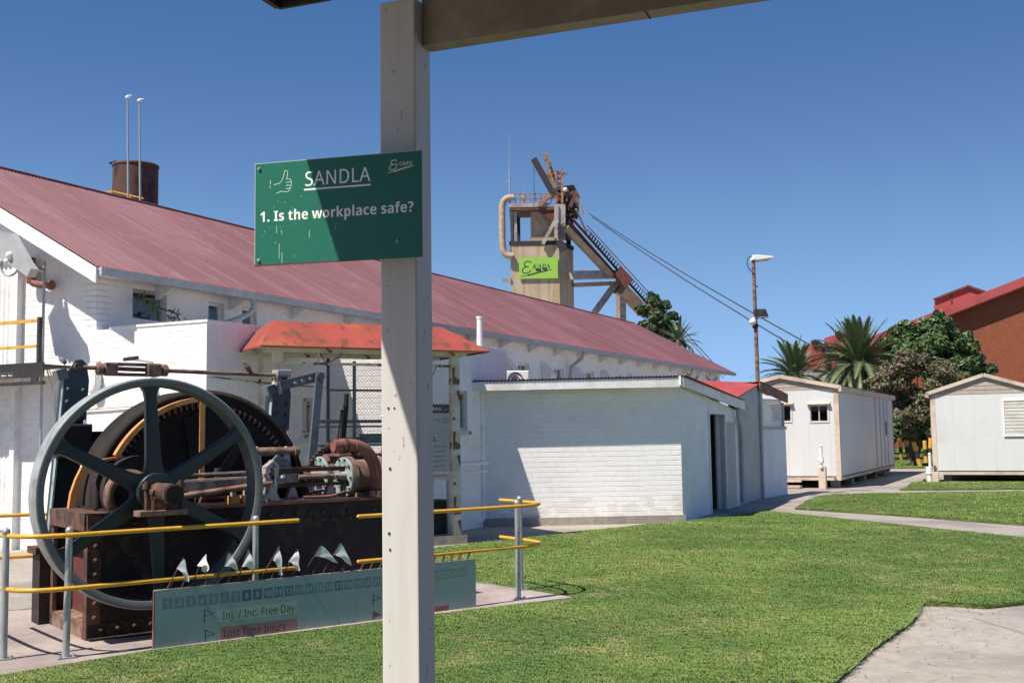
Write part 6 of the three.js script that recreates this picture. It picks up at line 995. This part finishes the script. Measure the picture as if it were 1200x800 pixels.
// crown of leaf-sized faces gathered in clumps: cs = [[x, y, z, radius], ...]
function crown(cs, perClump, leaf, tones, flower) {
  const pos = [], nor = [], colr = [], total = cs.length;
  const subs = cs.flatMap(([x, y, z, r]) => Array.from({ length: 7 }, () => { const a = rr(0, 6.28), b = Math.acos(rr(-1, 1)), q = r * rr(0.2, 0.95); return [x + Math.cos(a) * Math.sin(b) * q, y + Math.cos(b) * q * 0.85, z + Math.sin(a) * Math.sin(b) * q, r * rr(0.3, 0.6)]; }));
  for (const [cx, cy, cz, cr] of subs) for (let k = 0; k < perClump / 6; k++) {
    let d = V(rr(-1, 1), rr(-1, 1), rr(-1, 1)); while (d.lengthSq() > 1) d = V(rr(-1, 1), rr(-1, 1), rr(-1, 1));
    const l = d.length() || 1; d.multiplyScalar(Math.pow(l, -0.25) * rr(0.8, 1.3));                       // denser to the outside of each clump
    const p = V(cx + d.x * cr, cy + d.y * cr * 0.8, cz + d.z * cr), s = leaf * rr(0.6, 1.3);
    const n = d.clone().normalize().add(V(rr(-0.9, 0.9), rr(-0.3, 1.1), rr(-0.9, 0.9))).normalize(), u = V(rr(-1, 1), rr(-1, 1), rr(-1, 1)).cross(n).normalize(), v = n.clone().cross(u);
    const a = p.clone().addScaledVector(u, s), b = p.clone().addScaledVector(v, s * 0.45), c = p.clone().addScaledVector(u, -s), e = p.clone().addScaledVector(v, -s * 0.45);
    let t = tones[(rnd() * tones.length) | 0]; if (flower && rnd() < flower[1] && d.length() > 0.6) t = flower[0]; const w = rr(0.75, 1.25);
    for (const q of [a, b, c, a, c, e]) { pos.push(q.x, q.y, q.z); nor.push(n.x, n.y, n.z); colr.push(t[0] * w, t[1] * w, t[2] * w); }
  }
  const g = new THREE.BufferGeometry(); g.setAttribute('position', new THREE.Float32BufferAttribute(pos, 3)); g.setAttribute('normal', new THREE.Float32BufferAttribute(nor, 3)); g.setAttribute('color', new THREE.Float32BufferAttribute(colr, 3)); return g;
}
const leafMat = M([1, 1, 1], 0.55, { vertexColors: true });
function tree(name, label, base, trunkTop, lean, clumps, perClump, leaf, tones, flower, group) {
  const t = thing(name, label, 'tree', base, 0, group), tr = 0.05 * trunkTop;
  mesh('trunk', [tube([[0, 0, 0], [lean * 0.3, trunkTop * 0.5, 0], [lean, trunkTop, 0]], tr, 12, 8)], mat.bark, t);
  limbs(t, mat.bark, clumps.filter((_, i) => i % 3 === 0).map(([x, y, z]) => [[lean, trunkTop * 0.92, 0], [x, y, z], tr * 0.7, tr * 0.18]));
  mesh('crown', [crown(clumps, perClump, leaf, tones, flower)], leafMat, t, { keepUV: true });
  return t;
}
const blob = (pxs, Z, base, depth = 1) => pxs.map(([px, py, r]) => { const p = onZ(px, py, Z).sub(base); return [p.x, p.y, rr(-depth, depth), r * Z / FOCAL]; });
{
  const b1 = V(onZ(1105, 450, 64).x, 0, -64);
  tree('broad_tree', 'dense dark green tree against the orange brick hall', b1, 4.2, 0.2, blob([[1058, 398, 17], [1072, 388, 15], [1050, 412, 15], [1086, 402, 18], [1078, 420, 20], [1100, 382, 13], [1104, 372, 8], [1112, 392, 15], [1120, 404, 15], [1106, 416, 20], [1128, 422, 17], [1140, 416, 12], [1148, 428, 13], [1156, 436, 10], [1130, 440, 16], [1095, 440, 20], [1062, 435, 20], [1168, 441, 8], [1040, 402, 8], [1090, 392, 12], [1118, 388, 9], [1070, 406, 18], [1092, 384, 12], [1126, 398, 13], [1112, 430, 18], [1144, 436, 12], [1104, 379, 9], [1109, 386, 11], [1098, 378, 8]], 64, b1, 1.8), 1300, 0.17, [[0.055, 0.105, 0.026], [0.075, 0.13, 0.035], [0.042, 0.085, 0.024]]);
  const b2 = V(onZ(1072, 546, 49.5).x, 0, -49.5);
  const t2 = tree('flowering_tree', 'rounded shrub-like tree with pink-purple blossom between the two cabins', b2, 1.6, 0.05, blob([[1035, 440, 17], [1048, 428, 16], [1066, 420, 15], [1085, 424, 16], [1102, 432, 15], [1114, 446, 14], [1026, 452, 13], [1044, 452, 20], [1066, 446, 22], [1088, 446, 20], [1104, 458, 16], [1056, 470, 17], [1078, 470, 20], [1096, 474, 15], [1070, 490, 16], [1088, 492, 13], [1052, 488, 12], [1064, 504, 10], [1084, 506, 9], [1118, 458, 9], [1018, 446, 7]], 49.5, b2, 1.3), 1500, 0.09, [[0.10, 0.105, 0.045], [0.12, 0.11, 0.05], [0.13, 0.095, 0.06], [0.075, 0.095, 0.032]], [[0.26, 0.14, 0.19], 0.06]);
  for (let k = 0; k < 5; k++) mesh('stem', [tube([[rr(-0.15, 0.15), 0, rr(-0.15, 0.15)], [rr(-0.3, 0.3), 0.9, rr(-0.3, 0.3)], [rr(-0.9, 0.9), 2.2, rr(-0.6, 0.6)]], 0.06, 12, 7)], mat.bark, t2);
  const b3 = V(onZ(770, 500, 66).x, 0, -66);
  tree('broad_tree', 'dense dark tree rising behind the end of the long red roof', b3, 6, 0, blob([[762, 352, 8], [757, 364, 11], [770, 360, 12], [778, 358, 7], [766, 376, 14], [780, 372, 10], [756, 380, 10], [788, 370, 6], [776, 388, 12], [790, 382, 8], [762, 392, 10], [784, 396, 10]], 66, b3, 1.2), 1000, 0.13, [[0.05, 0.08, 0.022], [0.06, 0.1, 0.03], [0.035, 0.065, 0.018]]);
  // a line of far trees closing the gap between the cabins
  for (const [px, py, Z, r, lab] of [[1046, 498, 74, 34, 'pale green far tree seen past the long cabin'], [1086, 500, 76, 36, 'far green tree seen behind the flowering tree'], [1010, 470, 110, 32, 'far green tree low behind the tall palm'], [940, 478, 115, 34, 'far green tree low behind the small palm']]) {
    const b = V(onZ(px, 500, Z).x, 0, -Z), c = []; for (let k = 0; k < 12; k++) c.push([px + rr(-r, r), py + rr(-r * 0.5, r * 0.5), r * 0.45]);
    tree('far_tree', lab, b, 2.5, 0, blob(c, Z, b, 2), 520, 0.28, [[0.075, 0.12, 0.03], [0.06, 0.10, 0.028]], null, 'far trees behind the cabins');
  }
}
// palms: arching fronds, each a leaf of its own
function frondGeo(L, droop, n = 34) {
  const pos = [], at = (s) => V(L * (s - 0.12 * droop * s * s * s), L * (0.55 * droop * -s * s + 0.08 * s), 0);
  const tri = (a, b, c) => pos.push(a.x, a.y, a.z, b.x, b.y, b.z, c.x, c.y, c.z);
  for (let i = 0; i < n; i++) { const p = at(i / n), q = at((i + 1) / n), w = 0.025 * L * 0.35 * (1 - 0.8 * i / n); tri(p.clone().add(V(0, 0, w)), q.clone().add(V(0, 0, w * 0.9)), q.clone().add(V(0, w, 0))); tri(p.clone().add(V(0, 0, w)), q.clone().add(V(0, w, 0)), p.clone().add(V(0, w, 0))); tri(p.clone().add(V(0, w, 0)), q.clone().add(V(0, w, 0)), q.clone().add(V(0, 0, -w))); tri(p.clone().add(V(0, w, 0)), q.clone().add(V(0, 0, -w)), p.clone().add(V(0, 0, -w))); }
  for (let i = 2; i < n * 2.6; i++) { const s = 0.08 + 0.92 * i / (n * 2.6), p = at(s), d = at(Math.min(1, s + 0.02)).sub(at(s - 0.02)).normalize(), l = L * 0.17 * Math.sin(Math.PI * (0.12 + 0.83 * s)) * rr(0.85, 1.1);
    for (const sd of [-1, 1]) { const e = p.clone().addScaledVector(d, l * 0.75).add(V(0, l * rr(0.05, 0.35), sd * l * 0.62)), w = 0.011 * L; tri(p.clone().addScaledVector(d, -w), p.clone().addScaledVector(d, w), e); tri(p.clone().addScaledVector(d, w), p.clone().addScaledVector(d, w * 1.4).add(V(0, 0, sd * w * 0.4)), e); } }
  const g = new THREE.BufferGeometry(); g.setAttribute('position', new THREE.Float32BufferAttribute(pos, 3)); g.setAttribute('uv', new THREE.BufferAttribute(new Float32Array(pos.length / 3 * 2), 2)); g.computeVertexNormals(); return g;
}
const frondMats = [M([0.115, 0.155, 0.065], 0.5), M([0.085, 0.125, 0.05], 0.5), M([0.17, 0.195, 0.10], 0.55)];
const frondGeos = [frondGeo(1, 0.35), frondGeo(1, 0.7), frondGeo(1, 1.1), frondGeo(1, 1.5)];
function palm(label, px, py, Z, len, n, group) {
  const c = onZ(px, py, Z), t = thing('palm_tree', label, 'palm', V(c.x, 0, c.z), 0, group);
  mesh('trunk', [lathe([[0.42, 0], [0.36, 0.5], [0.34, c.y * 0.6], [0.40, c.y - 0.5], [0.5, c.y - 0.2], [0.3, c.y + 0.15], [0, c.y + 0.25]], 14)], mat.bark, t);
  for (let k = 0; k < n; k++) {
    const u = k / n, el = R(84 - 132 * Math.pow(u, 0.95)) + rr(-0.1, 0.1), az = k * 2.39996 + rr(-0.2, 0.2), gi = Math.min(3, Math.floor(u * 3.4 + rr(0, 0.6)));
    const f = shared('frond', frondGeos[gi], frondMats[u > 0.62 ? (rnd() < 0.6 ? 2 : 0) : (rnd() < 0.5 ? 0 : 1)], t), s = len * rr(0.85, 1.08);
    f.rotation.order = 'YZX'; f.rotation.set(rr(-0.25, 0.25), az, el); f.scale.setScalar(s); f.position.set(Math.cos(az) * 0.15, c.y + 0.1 - u * 0.25, -Math.sin(az) * 0.15);
  }
}
palm('tall palm with arching grey-green fronds above the long cabin roof', 1007, 427, 60, 2.9, 96, 'palms behind the cabins');
palm('smaller dark palm left of the red vents above the cabin roof', 931, 440, 72, 2.6, 70, 'palms behind the cabins');
palm('palm with ragged fronds behind the end of the long red roof', 795, 400, 62, 1.35, 44, 'palms behind the cabins');
// ---------------------------------------------------------------- black and yellow marker posts under the flowering tree
const striped = M(null, 0.6, { map: tex(64, 1, (u, v) => (v % 1) > 0.36 && (v % 1) < 0.68 ? [0.03, 0.028, 0.026] : [0.66, 0.34, 0.05]) });
for (const [px, py, top, lean, lab] of [[1056.5, 539, 517, 0.0, 'black and yellow marker post right beside the long cabin'], [1065, 538, 517, -0.12, 'thin leaning black and yellow marker post behind the first'], [1079, 547, 518, -0.22, 'thick leaning black and yellow marker post before the flowering stems'], [1086, 543, 517, -0.03, 'upright black and yellow marker post beside the leaning one'], [1090.5, 541, 505, 0.06, 'tall orange and black marker post by the shuttered cabin corner']]) {
  const g = onY(px, py), Z = -g.z, h = onZ(px, top, Z).y, t = thing('marker_post', lab, 'post', V(g.x, 0, g.z), 0, 'black and yellow marker posts');
  mesh('post', [cyl([0, 0, 0], [lean * h, h, 0], 0.10, 0.10, 12)], striped, t);
  mesh('cap', [ball(lean * h, h, 0, 0.1, [1, 0.4, 1])], mat.yellow, t);
}

scene.traverse((o) => { if (o.isMesh) { o.castShadow = true; o.receiveShadow = true; } });
renderer.render(scene, camera);
